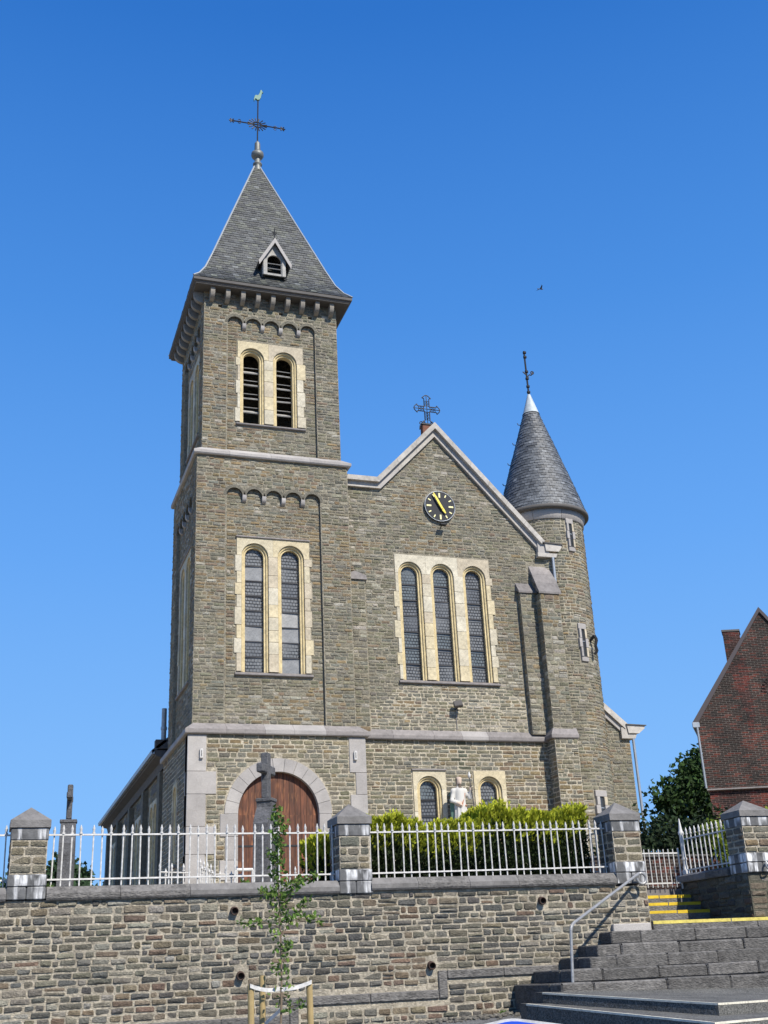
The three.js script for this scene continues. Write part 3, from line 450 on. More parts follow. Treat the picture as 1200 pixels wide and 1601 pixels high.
  const rays = new GB(); for (let k = 0; k < 16; k++) { const a = (k + 0.5) / 16 * 2 * PI; rays.bar(V(X + 0.2 * Math.cos(a), Y + 0.15 * Math.sin(a), Z), V(X + 0.4 * Math.cos(a), Y + 0.3 * Math.sin(a), Z), 0.018, 5, 0.024); } mesh(vane, 'rays', rays, M.iron);
  const ring = []; for (let k = 0; k <= 20; k++) ring.push(V(X + 0.17 * Math.cos(k / 10 * PI), Y + 0.12 * Math.sin(k / 10 * PI), Z)); mesh(vane, 'eye', new GB().tube(ring, 0.028), M.iron);
  for (const sd of [-1, 1]) { const t = new GB(), tx = X + sd * 1.03; for (let k = 0; k < 6; k++) { const a = k / 6 * 2 * PI; t.bar(V(tx, Y + sd * 0.025, Z), V(tx + 0.12 * Math.cos(a), Y + sd * 0.025 + 0.1 * Math.sin(a), Z), 0.018, 5, 0.03); } for (const up of [-1, 1]) { const c = []; for (let k = 0; k <= 8; k++) c.push(V(tx - sd * (0.3 - 0.05 * Math.cos(k / 8 * 5)), Y + up * (0.06 + 0.04 * Math.sin(k / 8 * 5)), Z)); t.tube(c, 0.014, 5); } mesh(vane, 'fleuron', t, M.iron); }
  const ck = new THREE.Shape(); [[-0.03, 33.06], [0.05, 33.09], [0.1, 33.2], [0.13, 33.34], [0.15, 33.46], [0.2, 33.5], [0.155, 33.54], [0.15, 33.6], [0.1, 33.58], [0.08, 33.46], [0.03, 33.34], [-0.03, 33.29], [-0.09, 33.3], [-0.13, 33.24], [-0.17, 33.08], [-0.16, 32.98], [-0.12, 33.12], [-0.09, 33.12]].forEach(([a, b], i) => (i ? ck.lineTo(X + 0.03 + a, b) : ck.moveTo(X + 0.03 + a, b)));
  const cg = new THREE.ExtrudeGeometry(ck, { depth: 0.05, bevelEnabled: true, bevelSize: 0.012, bevelThickness: 0.02, bevelSegments: 2 }); cg.translate(0, 0, Z - 0.025); mesh(vane, 'cockerel', cg, new THREE.MeshStandardMaterial({ color: C(0.10, 0.25, 0.20), roughness: 0.6, map: rep(blotchTex, 4) }), 'green copper cockerel');
}

// ---------------------------------------------------------------- nave front with gable
const NZ = -33.5;
{
  R = rng(201); plainShare = 0.04;
  const m = frontM(0, NZ), ex = [], X0 = 10.45, X1 = 17.72, out = poly([[X0, 6.9], [X1, 6.9], [X1, 13.42], [13.85, 17.6], [11.72, 15.42], [X0, 15.42]]);
  out.holes.push(rectPath(12.2, 15.55, 8.6, 12.9)); const wall = mesh(church, 'nave_wall', extr(out, -0.6, 0, m), M.mortarHigh);
  const tri = { lan: [12.67, 13.81, 14.98], w: 0.575, y0: 8.75, crown: 12.62, rect: [12.14, 15.56, 8.72, 12.99], rows: 7, tooth: 0.1, ex }; lancetWindow(m, tri);
  ex.push([10.55, 11.08, 6.9, 12.15], [16.5, 17.75, 6.9, 12.1], [17.0, 17.75, 6.9, 13.0]);
  const f = without(ex), inGable = (u, v) => v < 15.4 ? u > X0 && u < X1 && (v < 13.45 || u < 13.85 + (17.52 - v) / 1.085) : u > 11.72 + (v - 15.42) * 0.975 && u < 13.85 + (17.52 - v) / 1.085;
  setStones(wall, masonry({ P: planeP(m), u0: X0, u1: X1, v0: 7.0, v1: 17.4, inside: (u, v) => f(u, v) && inGable(u, v) && (u - 13.88) ** 2 + (v - 14.82) ** 2 > 0.36 }), 300);
  mesh(wall, 'light_pointing', extr(poly([[X0, 6.9], [16.55, 6.9], [16.55, 8.0], [15.7, 8.55], [12.1, 8.5], [11.4, 7.8], [X0, 7.6]]), 0, 0.004, m), M.mortarLow);
  // lower storey, a hand's breadth proud
  const ml = frontM(0, NZ + 0.05), exl = [], low = poly([[X0, G - 0.4], [X1, G - 0.4], [X1, 6.8], [X0, 6.8]]); for (const x of [12.89, 14.93]) low.holes.push(rectPath(x - 0.45, x + 0.45, 2.9, 5.7)); const lw = mesh(church, 'nave_base_wall', extr(low, -0.5, 0, ml), M.mortarLow); plainShare = 0;
  lancetWindow(ml, { lan: [12.89], w: 0.56, y0: 3, crown: 5.53, rect: [12.36, 13.45, 2.95, 5.82], rows: 5, tooth: 0, step: 0.9, hood: true, ex: exl }); lancetWindow(ml, { lan: [14.93], w: 0.56, y0: 3, crown: 5.53, rect: [14.40, 15.49, 2.95, 5.82], rows: 5, tooth: 0, step: 0.9, ex: exl });
  setStones(lw, masonry({ P: planeP(ml), u0: 10.74, u1: X1, v0: G - 0.1, v1: 6.78, ch: [0.11, 0.17], sw: [0.2, 0.46], joint: 0.019, pal: PAL.low, inside: without(exl) }), 260);
  sweep(church, 'string_course_block', [[17.14, NZ], [10.86, NZ]], [[-0.1, 6.76], [0.16, 6.76], [0.18, 6.79], [0.18, 6.89], [-0.02, 7.12], [-0.1, 7.12]], [M.blue[1], M.blue[2], M.pale[0]], 1.1);
  // gable coping, in two layers, laid block by block
  const T = [[10.38, 15.66], [11.6, 15.66], [13.85, 18.0], [17.70, 13.80]], lay = (t0, t1, n0, n1, mats, dx) => {
    const off = (t) => T.map(([x, y], i) => { const nx = [0, -0.42, 0, 0.72][i], ny = [-1, -1, -1.42, -0.68][i]; return [x - nx * t, y + ny * t]; });
    const A = off(t0), B = off(t1); for (let i = 0; i < 3; i++) { const L = Math.hypot(T[i + 1][0] - T[i][0], T[i + 1][1] - T[i][1]), k = Math.max(1, Math.round(L / dx)); for (let j = 0; j < k; j++) { const l = (P, q) => [P[i][0] + (P[i + 1][0] - P[i][0]) * q, P[i][1] + (P[i + 1][1] - P[i][1]) * q]; const q0 = j / k + (j ? 0.004 / L : 0), q1 = (j + 1) / k - (j < k - 1 ? 0.004 / L : 0); mesh(church, 'gable_coping_stone', extr(poly([l(B, q0), l(B, q1), l(A, q1), l(A, q0)]), n0, n1, m), pick(mats)); } } };
  lay(0, 0.17, -0.66, 0.24, M.coping, 0.95); lay(0.172, 0.36, -0.1, 0.11, [M.pale[1], M.pale[2], M.coping[0]], 0.95);
  // kneeler and gutter end on the eaves side
  const kn = group(church, 'kneeler'); mesh(kn, 'kneeler_block', extr(poly([[17.44, 13.32], [17.86, 13.32], [17.86, 13.50], [17.66, 13.84], [17.44, 13.84]]), -0.3, 0.16, m), M.pale[2]); mesh(kn, 'moulding', extr(poly([[17.4, 13.22], [18.1, 13.22], [18.16, 13.36], [17.4, 13.36]]), -0.3, 0.2, m), M.coping[1]); mesh(kn, 'gutter_end', extr(poly([[17.72, 13.44], [18.22, 13.44], [18.34, 13.62], [18.34, 13.68], [17.70, 13.72]]), -1.2, 0.22, m), M.coping[1]); mesh(kn, 'gutter_lid', extr(poly([[17.6, 13.725], [18.38, 13.69], [18.38, 13.72], [17.6, 13.76]]), -1.2, 0.26, m), M.timber);
  mesh(church, 'downpipe', new GB().bar(V(17.95, 13.2, -33.28), V(17.95, 12.3, -33.28), 0.05, 10), M.zinc);
  // roof behind the gable
  for (const sd of [-1, 1]) { const g = new GB(), a = V(13.85, 17.55, -34.1), b = V(13.85 + sd * 4.2, 17.55 - 4.5, -34.1), c = V(0, 0, -23), t = V(-sd * 0.14, -0.14, 0); g.quad(a, b, b.clone().add(c), a.clone().add(c)); const q = (p) => p.clone().add(t); g.quad(q(b), q(a), q(a).add(c), q(b).add(c)); g.quad(a, q(a), q(b), b); mesh(church, 'nave_roof', g, M.slateBack); }
  mesh(church, 'nave_side_wall', new GB().box(17.3, 17.7, G, 13.3, -56.6, -34.11).box(10.2, 10.6, G, 13.3, -56.6, -38.2).box(10.2, 17.7, G, 15, -57, -56.6), M.mortarHigh);
}
// pilaster strip beside the tower, thin pilaster and stepped buttress beside the turret
function stoneBox(name, x0, x1, y0, y1, zf, zb, n, o = {}) {
  const wall = mesh(church, name, new GB().box(x0, x1, y0, y1, zb, zf), o.low ? M.mortarLow : M.mortarHigh), kw = { pal: o.low ? PAL.low : PAL.church, joint: o.low ? 0.018 : 0.014, ch: [0.11, 0.17], sw: [0.18, 0.42] };
  const st = [...masonry({ ...kw, P: planeP(frontM(0, zf)), u0: x0, u1: x1, v0: y0, v1: y1 }), ...masonry({ ...kw, P: planeP(leftM(x0, 0)), u0: zb, u1: zf, v0: y0, v1: y1 })]; setStones(wall, st, n); return wall;
}
R = rng(210);
stoneBox('pilaster', 10.58, 11.06, 7.0, 12.0, NZ + 0.07, NZ, 30);
mesh(church, 'pilaster_cap', extr(poly([[10.52, 11.98], [11.13, 11.98], [11.09, 12.12], [10.95, 12.18], [10.7, 12.26], [10.56, 12.2]]), 0, 0.13, frontM(0, NZ)), M.blue[2]);
stoneBox('pilaster', 16.56, 17.2, 7.0, 11.86, NZ + 0.2, NZ, 30);
const capS = (x0, x1, y0, y1, zf, zw, k) => { for (let i = 0; i < k; i++) { const l = (a, b, t) => a + (b - a) * t, t0 = i / k, t1 = (i + 1) / k, z0 = l(zf + 0.05, zw, t0), z1 = l(zf + 0.05, zw, t1), ya = l(y0, y1, t0), yb = l(y0, y1, t1), lip = 0.07; const P = [[z0, ya], [z1 - 0.01, yb], [z1 - 0.01, yb - 0.3], [z0, ya - lip]].map(([z, y]) => [z, y]); const s = poly(P.map(([z, y]) => [z, y])); mesh(church, 'buttress_cap_stone', extr(s, x0 + 0.001 * i, x1 - 0.001 * i, new THREE.Matrix4().makeBasis(V(0, 0, 1), V(0, 1, 0), V(1, 0, 0))), M.blue[i % 3]); } };
capS(16.5, 17.2, 11.9, 12.28, NZ + 0.2, NZ - 0.01, 1);
stoneBox('buttress', 17.14, 17.86, 7.0, 11.75, NZ + 0.55, NZ - 0.4, 60);
stoneBox('buttress', 17.10, 17.92, G - 0.3, 6.85, NZ + 0.62, NZ - 0.4, 60, { low: true });
stoneBox('buttress', 17.14, 17.86, 11.75, 12.4, NZ + 0.2, NZ - 0.4, 10);
capS(17.08, 17.92, 11.8, 12.95, NZ + 0.55, NZ - 0.02, 3);
sweep(church, 'string_course_block', [[17.96, NZ + 0.56], [17.10, NZ + 0.56], [17.10, NZ]], [[-0.1, 6.80], [0.1, 6.80], [0.12, 6.83], [0.12, 6.92], [-0.02, 7.16], [-0.1, 7.16]], M.blue, 0);
// clock, bracket light, floodlight
{
  const ck = group(church, 'clock'), cx = 13.88, cy = 14.83, z = NZ + 0.06; const disc = (r, t, n = 40) => { const g = new THREE.CylinderGeometry(r, r, t, n); g.rotateX(PI / 2); return g; };
  const d = disc(0.55, 0.08); d.translate(cx, cy, z); mesh(ck, 'dial', d, new THREE.MeshStandardMaterial({ color: C(0.008, 0.009, 0.014), roughness: 0.7 })); const t = new THREE.TorusGeometry(0.553, 0.013, 8, 48); t.translate(cx, cy, z + 0.04); mesh(ck, 'rim', t, M.zinc);
  const gold = new THREE.MeshStandardMaterial({ color: C(0.76, 0.60, 0.06), roughness: 0.5 }), pale = new THREE.MeshStandardMaterial({ color: C(0.78, 0.72, 0.36), roughness: 0.55 }), turn = (a) => new THREE.Matrix4().makeTranslation(cx, cy, z + 0.04).multiply(new THREE.Matrix4().makeRotationZ(-a));
  for (let k = 0; k < 12; k++) { const big = k % 3 === 0; mesh(ck, 'hour_mark', new GB().box(big ? -0.03 : -0.021, big ? 0.03 : 0.021, big ? 0.32 : 0.385, 0.49, 0.002, 0.012, turn(k / 6 * PI)), pale); }
  const hand = (l, w, a, n, nm) => mesh(ck, nm, extr(poly([[-w, -0.13], [w, -0.13], [w * 1.1, l * 0.6], [w * 0.5, l], [-w * 0.5, l], [-w * 1.1, l * 0.6]]), n, n + 0.012, turn(a)), gold); hand(0.32, 0.04, rad(147), 0.05, 'hour_hand'); hand(0.52, 0.035, rad(-28), 0.075, 'minute_hand');
  const li = group(church, 'clock_light'); mesh(li, 'bracket', new GB().bar(V(13.9, 14.1, NZ), V(13.9, 14.12, NZ + 0.22), 0.02), M.iron); mesh(li, 'lamp_head', new GB().cbox(13.78, 14.02, 14.07, 14.14, NZ + 0.14, NZ + 0.3, 0.02), M.iron);
  const fl = group(church, 'floodlight'); mesh(fl, 'housing', new GB().cbox(-0.14, 0.14, -0.1, 0.12, -0.07, 0.07, 0.02, new THREE.Matrix4().makeTranslation(13.98, 7.9, NZ + 0.24).multiply(new THREE.Matrix4().makeRotationX(-0.5)).multiply(new THREE.Matrix4().makeRotationY(-0.3))), M.timber); mesh(fl, 'bracket', new GB().bar(V(13.98, 7.78, NZ), V(13.98, 7.84, NZ + 0.24), 0.025), M.iron); mesh(fl, 'conduit', new GB().bar(V(13.98, 7.78, NZ + 0.03), V(13.98, 7.14, NZ + 0.03), 0.012), M.blue[2]);
}
{ // wrought iron gable cross on its stub
  const cr = group(church, 'gable_cross'), x = 13.78, z = -33.75, y = 18.75, g = new GB(); mesh(cr, 'stub', new GB().cbox(13.56, 13.98, 17.55, 18.12, -33.95, -33.72, 0.02), new THREE.MeshStandardMaterial({ color: C(0.20, 0.085, 0.055), roughness: 0.9, map: rep(blotchTex, 2) }));
  const arm = (a, l) => { const m = new THREE.Matrix4().makeTranslation(x, y, z).multiply(new THREE.Matrix4().makeRotationZ(a)), q = (u, v) => V(u, v, 0).applyMatrix4(m), r = 0.018; g.tube([q(0.1, 0.1), q(0.1, l - 0.14), q(0.17, l - 0.12), q(0.06, l - 0.02), q(0, l), q(-0.06, l - 0.02), q(-0.17, l - 0.12), q(-0.1, l - 0.14), q(-0.1, 0.1)], r, 5); g.bar(q(0, 0), q(0, l), r * 0.8, 5); for (const s of [-1, 1]) for (let v = 0.16; v < l - 0.2; v += 0.12) { const c = []; for (let k = 0; k <= 6; k++) c.push(q(s * (0.05 + 0.04 * Math.cos(k)), v + 0.045 * Math.sin(k))); g.tube(c, 0.011, 4); } };
  arm(0, 0.56); arm(PI / 2, 0.5); arm(-PI / 2, 0.5); arm(PI, 0.62); const ring = []; for (let k = 0; k <= 16; k++) ring.push(V(x + 0.14 * Math.cos(k / 8 * PI), y + 0.14 * Math.sin(k / 8 * PI), z)); g.tube(ring, 0.014, 5); mesh(cr, 'iron_cross', g, M.iron);
  const sc = new GB(); for (const s of [-1, 1]) { sc.tube([V(x + s * 0.12, 18.25, z), V(x + s * 0.2, 18.2, z), V(x + s * 0.22, 18.1, z), V(x + s * 0.3, 18.05, z), V(x + s * 0.32, 17.9, z)], 0.025, 5); const c = []; for (let k = 0; k <= 8; k++) c.push(V(x + s * (0.25 + 0.06 * Math.cos(k * 0.8)), 18.16 + 0.06 * Math.sin(k * 0.8), z)); sc.tube(c, 0.018, 5); } sc.box(x - 0.26, x + 0.26, 18.1, 18.15, z - 0.06, z + 0.06); mesh(cr, 'scroll_foot', sc, M.iron);
}

// ---------------------------------------------------------------- round stair turret with slated cone
{
  R = rng(301);
  const cx = 18.45, cz = -34.72, rad0 = 1.42, P = (u, v, n) => V(cx + (rad0 + n) * Math.sin(u / rad0), v, cz + (rad0 + n) * Math.cos(u / rad0));
  const cyl = (r0, r1, y0, y1, n = 40) => { const g = new THREE.CylinderGeometry(r1, r0, y1 - y0, n, 1, false); g.translate(cx, (y0 + y1) / 2, cz); return g; };
  const wall = mesh(church, 'turret_wall', cyl(rad0, rad0, G - 0.4, 14.75), M.mortarHigh), ex = [];
  const slit = (ang, y0, y1, w, jw) => { const u = ang * rad0, s = group(church, 'slit_window'); const m = basis(P(u, 0, 0), V(Math.cos(ang), 0, -Math.sin(ang)), V(Math.sin(ang), 0, Math.cos(ang))); mesh(s, 'pane', new GB().box(-w / 2, w / 2, y0, y1, -0.1, 0.004, m), M.slitShade); for (const sd of [-1, 1]) for (let k = 0, n = 3; k < n; k++) { const h = (y1 - y0) / n, ww = jw * (k % 2 ? 1.25 : 0.85); mesh(s, 'jamb_stone', new GB().cbox(sd < 0 ? -w / 2 - ww : w / 2, sd < 0 ? -w / 2 : w / 2 + ww, y0 + k * h + 0.003, y0 + (k + 1) * h - 0.003, -0.15, 0.075, 0.008, m), sd > 0 && k !== 1 ? M.cream[3] : M.pale[k]); } mesh(s, 'lintel', new GB().cbox(-w / 2 - jw, w / 2 + jw, y1, y1 + 0.2, -0.15, 0.05, 0.01, m), M.pale[1]); mesh(s, 'sill', new GB().cbox(-w / 2 - jw * 0.8, w / 2 + jw * 0.8, y0 - 0.16, y0, -0.15, 0.05, 0.01, m), M.pale[0]); mesh(s, 'bar', new GB().box(-w / 2, w / 2, y0 + (y1 - y0) * 0.55, y0 + (y1 - y0) * 0.55 + 0.03, 0.006, 0.02, m), M.zinc); ex.push([u - w / 2 - jw * 1.2, u + w / 2 + jw * 1.2, y0 - 0.16, y1 + 0.2]); };  // near-black pane paints the dark of an opening; the turret is solid
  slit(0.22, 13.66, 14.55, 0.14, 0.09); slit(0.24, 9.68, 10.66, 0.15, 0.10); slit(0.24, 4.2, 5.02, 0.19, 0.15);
  const f = without(ex); setStones(wall, masonry({ P, u0: rad(-80) * rad0, u1: rad(125) * rad0, v0: G - 0.1, v1: 14.75, inside: f }), 220);
  // pale band under the eaves, gutter, cone
  for (let k = 0; k < 9; k++) { const g = new THREE.LatheGeometry([[1.38, 14.72], [1.47, 14.72], [1.49, 14.9], [1.55, 15.05], [1.38, 15.05]].map(([a, b]) => new THREE.Vector2(a, b)), 8, k / 9 * 2 * PI + 0.004, 2 * PI / 9 - 0.008); g.translate(cx, 0, cz); mesh(church, 'eaves_stone', g, M.pale[k % 3]); }
  const gut = new THREE.LatheGeometry([[1.4, 15.052], [1.64, 15.052], [1.69, 15.1], [1.69, 15.19], [1.6, 15.19]].map(([a, b]) => new THREE.Vector2(a, b)), 48); gut.translate(cx, 0, cz); mesh(church, 'turret_gutter', gut, M.timber);
  const prof = [[1.66, 15.16], [1.52, 15.6], [1.32, 16.3], [0.28, 19.62]], cone = mesh(church, 'turret_roof', (() => { const g = new THREE.LatheGeometry(prof.map(([a, b]) => new THREE.Vector2(a - 0.01, b)), 40); g.translate(cx, 0, cz); return g; })(), M.slateBack);
  const g = new GB(), segs = []; let L = 0; for (let i = 0; i + 1 < prof.length; i++) { const d = Math.hypot(prof[i + 1][0] - prof[i][0], prof[i + 1][1] - prof[i][1]); segs.push([L, L + d, i]); L += d; }
  const at = (s) => { for (const [a, b, i] of segs) if (s <= b || i === segs.length - 1) { const t = Math.min(1, (s - a) / (b - a)); return [prof[i][0] + (prof[i + 1][0] - prof[i][0]) * t, prof[i][1] + (prof[i + 1][1] - prof[i][1]) * t]; } };
  for (let s = 0, row = 0; s < L; s += 0.125, row++) { const [r0, y0] = at(s), [r1, y1] = at(Math.min(L, s + 0.155)), n = Math.max(8, Math.round(2 * PI * r0 / 0.19)); for (let k = 0; k < n; k++) { const a0 = (k + (row % 2) * 0.5 + 0.02) / n * 2 * PI, a1 = (k + 1 + (row % 2) * 0.5 - 0.02) / n * 2 * PI, o = rr(0.012, 0.028), fb = rr(0.65, 1.35) * (R() < 0.05 ? 1.7 : 1); g.col = C(0.125 * fb, 0.133 * fb, 0.14 * fb); g.off = [rr(0, 5), rr(0, 5)]; const Q = (r, a, y) => V(cx + r * Math.sin(a), y, cz + r * Math.cos(a)); const dy = rr(-0.01, 0.006); g.quad(Q(r0 + o, a0, y0 + dy), Q(r0 + o, a1, y0 + dy), Q(r1 + 0.004, a1, y1), Q(r1 + 0.004, a0, y1)); g.quad(Q(r0, a0, y0 + dy), Q(r0, a1, y0 + dy), Q(r0 + o, a1, y0 + dy), Q(r0 + o, a0, y0 + dy)); } }
  mesh(cone, 'slates', g, M.slate).userData.kind = 'stuff';
  for (let k = 0; k < 5; k++) { const [r, y] = at(0.8 + k * 0.85), a = rad(-118); const b = V(cx + r * Math.sin(a), y, cz + r * Math.cos(a)); mesh(cone, 'ladder_hook', new GB().tube([b, b.clone().add(V(-0.12, -0.02, 0.02)), b.clone().add(V(-0.16, 0.05, 0.02))], 0.015, 5), M.iron); }
  mesh(church, 'turret_cap', (() => { const q = new THREE.LatheGeometry([[0.33, 19.56], [0.3, 19.62], [0.06, 20.42], [0.0, 20.46]].map(([a, b]) => new THREE.Vector2(a, b)), 28); q.translate(cx, 0, cz); return q; })(), M.paleLead, 'pale lead cap on the turret cone');
  const rod = group(church, 'turret_finial'), Y0 = 20.3, S = new GB(); S.bar(V(cx, Y0, cz), V(cx - 0.02, 22.35, cz), 0.035); for (const y of [20.5, 20.75, 21.1, 21.4, 22.05, 22.25]) S.bar(V(cx, y, cz), V(cx, y + 0.07, cz), 0.07, 8); mesh(rod, 'rod', S, M.iron); const c1 = [], c2 = []; for (let k = 0; k <= 10; k++) { const t = k / 10; c1.push(V(cx + 0.04 + 0.24 * t, 21.2 + 0.25 * t + 0.05 * Math.sin(t * 7), cz)); c2.push(V(cx - 0.03 - 0.13 * t, 21.3 + 0.12 * t, cz)); } for (let k = 0; k <= 8; k++) c1.push(V(cx + 0.24 + 0.06 * Math.cos(k * 0.7), 21.42 - 0.06 * Math.sin(k * 0.7), cz)); mesh(rod, 'scroll', new GB().tube(c1, 0.022, 5).tube(c2, 0.022, 5), M.iron);
  mesh(church, 'hanging_hook', new GB().tube([P(0.72, 10.3, 0), P(0.72, 10.45, 0.2), P(0.75, 10.3, 0.25), P(0.72, 10.1, 0.2), P(0.75, 9.9, 0.22), P(0.7, 9.8, 0.15)], 0.05, 6), M.iron);
}
// ---------------------------------------------------------------- aisles
{
  R = rng(401); plainShare = 0.1;
  const ax = 5.5, m = leftM(ax, -56.2), WL = 18.2, ex = [], s = poly([[0, G - 0.4], [WL, G - 0.4], [WL, 7.0], [0, 7.0]]), bays = [2.2, 6.5, 10.7, 14.9];
  for (const b of bays) s.holes.push(rectPath(b - 0.95, b + 0.95, 2.85, 5.9)); const wall = mesh(church, 'aisle_wall', extr(s, -0.5, 0, m), M.mortarHigh);
  for (const b of bays) lancetWindow(m, { lan: [b - 0.5, b + 0.5], w: 0.6, y0: 2.8, crown: 5.75, rect: [b - 1.02, b + 1.02, 2.8, 6.02], rows: 5, step: 0.6, ex });
  setStones(wall, masonry({ P: planeP(m), u0: 0, u1: WL, v0: G - 0.1, v1: 6.95, inside: without(ex), ch: [0.13, 0.2], sw: [0.25, 0.55] }), 40);
  for (const u of [0.12, 4.35, 8.6, 12.8, 17.0]) { mesh(church, 'aisle_pilaster', new GB().box(u, u + 0.55, G - 0.3, 6.6, 0, 0.2, m), M.archRing); }
  for (const u of bays) mesh(church, 'slot_shade', new GB().box(u - 0.7, u + 0.7, 6.3, 6.55, 0, 0.012, m), M.timber);  // flat dark strips painted in for the shade of recessed slots
  // eaves: fascia, gutter and lean-to roof
  sweep(church, 'aisle_eaves', [[ax, -38.02], [ax, -56.4]], [[-0.1, 6.72], [0.1, 6.72], [0.16, 6.95], [0.42, 7.02], [0.46, 7.2], [-0.1, 7.2]], M.timber); sweep(church, 'aisle_gutter', [[ax, -38.02], [ax, -56.4]], [[0.462, 7.08], [0.56, 7.08], [0.58, 7.2], [0.47, 7.22]], M.zinc);
  const rf = new GB(); rf.quad(V(4.95, 7.22, -38.02), V(10.2, 11.6, -38.02), V(10.2, 11.6, -56.6), V(4.95, 7.22, -56.6)); rf.quad(V(4.95, 7.1, -56.6), V(10.2, 11.48, -56.6), V(10.2, 11.48, -38.02), V(4.95, 7.1, -38.02)); rf.quad(V(4.95, 7.1, -38.02), V(10.2, 11.48, -38.02), V(10.2, 11.6, -38.02), V(4.95, 7.22, -38.02)); mesh(church, 'aisle_roof', rf, M.slateBack);
  mesh(church, 'aisle_end_wall', new GB().box(5.52, 10.2, G - 0.3, 7.1, -56.6, -56.2), M.mortarHigh);
  const vp = group(church, 'flue_pipe'); mesh(vp, 'pipe', new GB().bar(V(5.33, 7.55, -38.15), V(5.33, 8.62, -38.15), 0.085, 12), M.steel); mesh(vp, 'collar', new GB().bar(V(5.33, 7.9, -38.15), V(5.33, 8.0, -38.15), 0.105, 12), M.zinc); mesh(vp, 'foot', new GB().cbox(5.05, 5.5, 7.25, 7.56, -38.3, -38.02, 0.02), M.timber);
  // the other aisle, seen beyond the turret
  const bz = -35.1, bm = frontM(0, bz), sh = poly([[18.5, G - 0.4], [21.18, G - 0.4], [21.18, 7.35], [20.95, 7.6], [18.5, 9.7]]), w2 = mesh(church, 'aisle_wall', extr(sh, -0.5, 0, bm), M.mortarHigh);
  setStones(w2, masonry({ P: planeP(bm), u0: 19.2, u1: 21.18, v0: G - 0.1, v1: 8.2, inside: (u, v) => v < 7.3 || u < 20.95 - (v - 7.5) * 1.15 }), 60);
  mesh(church, 'aisle_side_wall', new GB().box(20.7, 21.178, G - 0.3, 7.3, -56, bz - 0.5), M.mortarHigh);
  const co = group(church, 'aisle_coping'); mesh(co, 'coping_stone', extr(poly([[19.2, 9.18], [20.98, 7.62], [21.1, 7.78], [19.2, 9.42]]), -0.5, 0.16, bm), M.coping[1]); mesh(co, 'fillet', extr(poly([[19.2, 8.95], [20.85, 7.52], [20.96, 7.63], [19.2, 9.16]]), -0.5, 0.08, bm), M.pale[1]); mesh(co, 'kneeler_block', extr(poly([[20.82, 7.28], [21.35, 7.28], [21.42, 7.42], [21.1, 7.5], [21.06, 7.66], [20.82, 7.66]]), -0.4, 0.13, bm), M.coping[0]); mesh(co, 'gutter_end', extr(poly([[21.08, 7.46], [21.5, 7.46], [21.74, 7.64], [21.74, 7.72], [21.04, 7.74]]), -2, 0.18, bm), M.coping[1]); mesh(co, 'gutter_lid', extr(poly([[21.0, 7.745], [21.8, 7.725], [21.8, 7.755], [21.0, 7.78]]), -2, 0.22, bm), M.timber);
  mesh(church, 'downpipe', new GB().bar(V(21.27, 7.3, -35.0), V(21.27, G, -35.0), 0.05, 10), M.zinc); const rr2 = new GB(); rr2.quad(V(21.7, 7.7, -35.7), V(21.7, 7.7, -56), V(17.7, 11.3, -56), V(17.7, 11.3, -35.7)); mesh(church, 'aisle_roof', rr2, M.slateBack);
}
rebase(church, 8, G, -35.6);

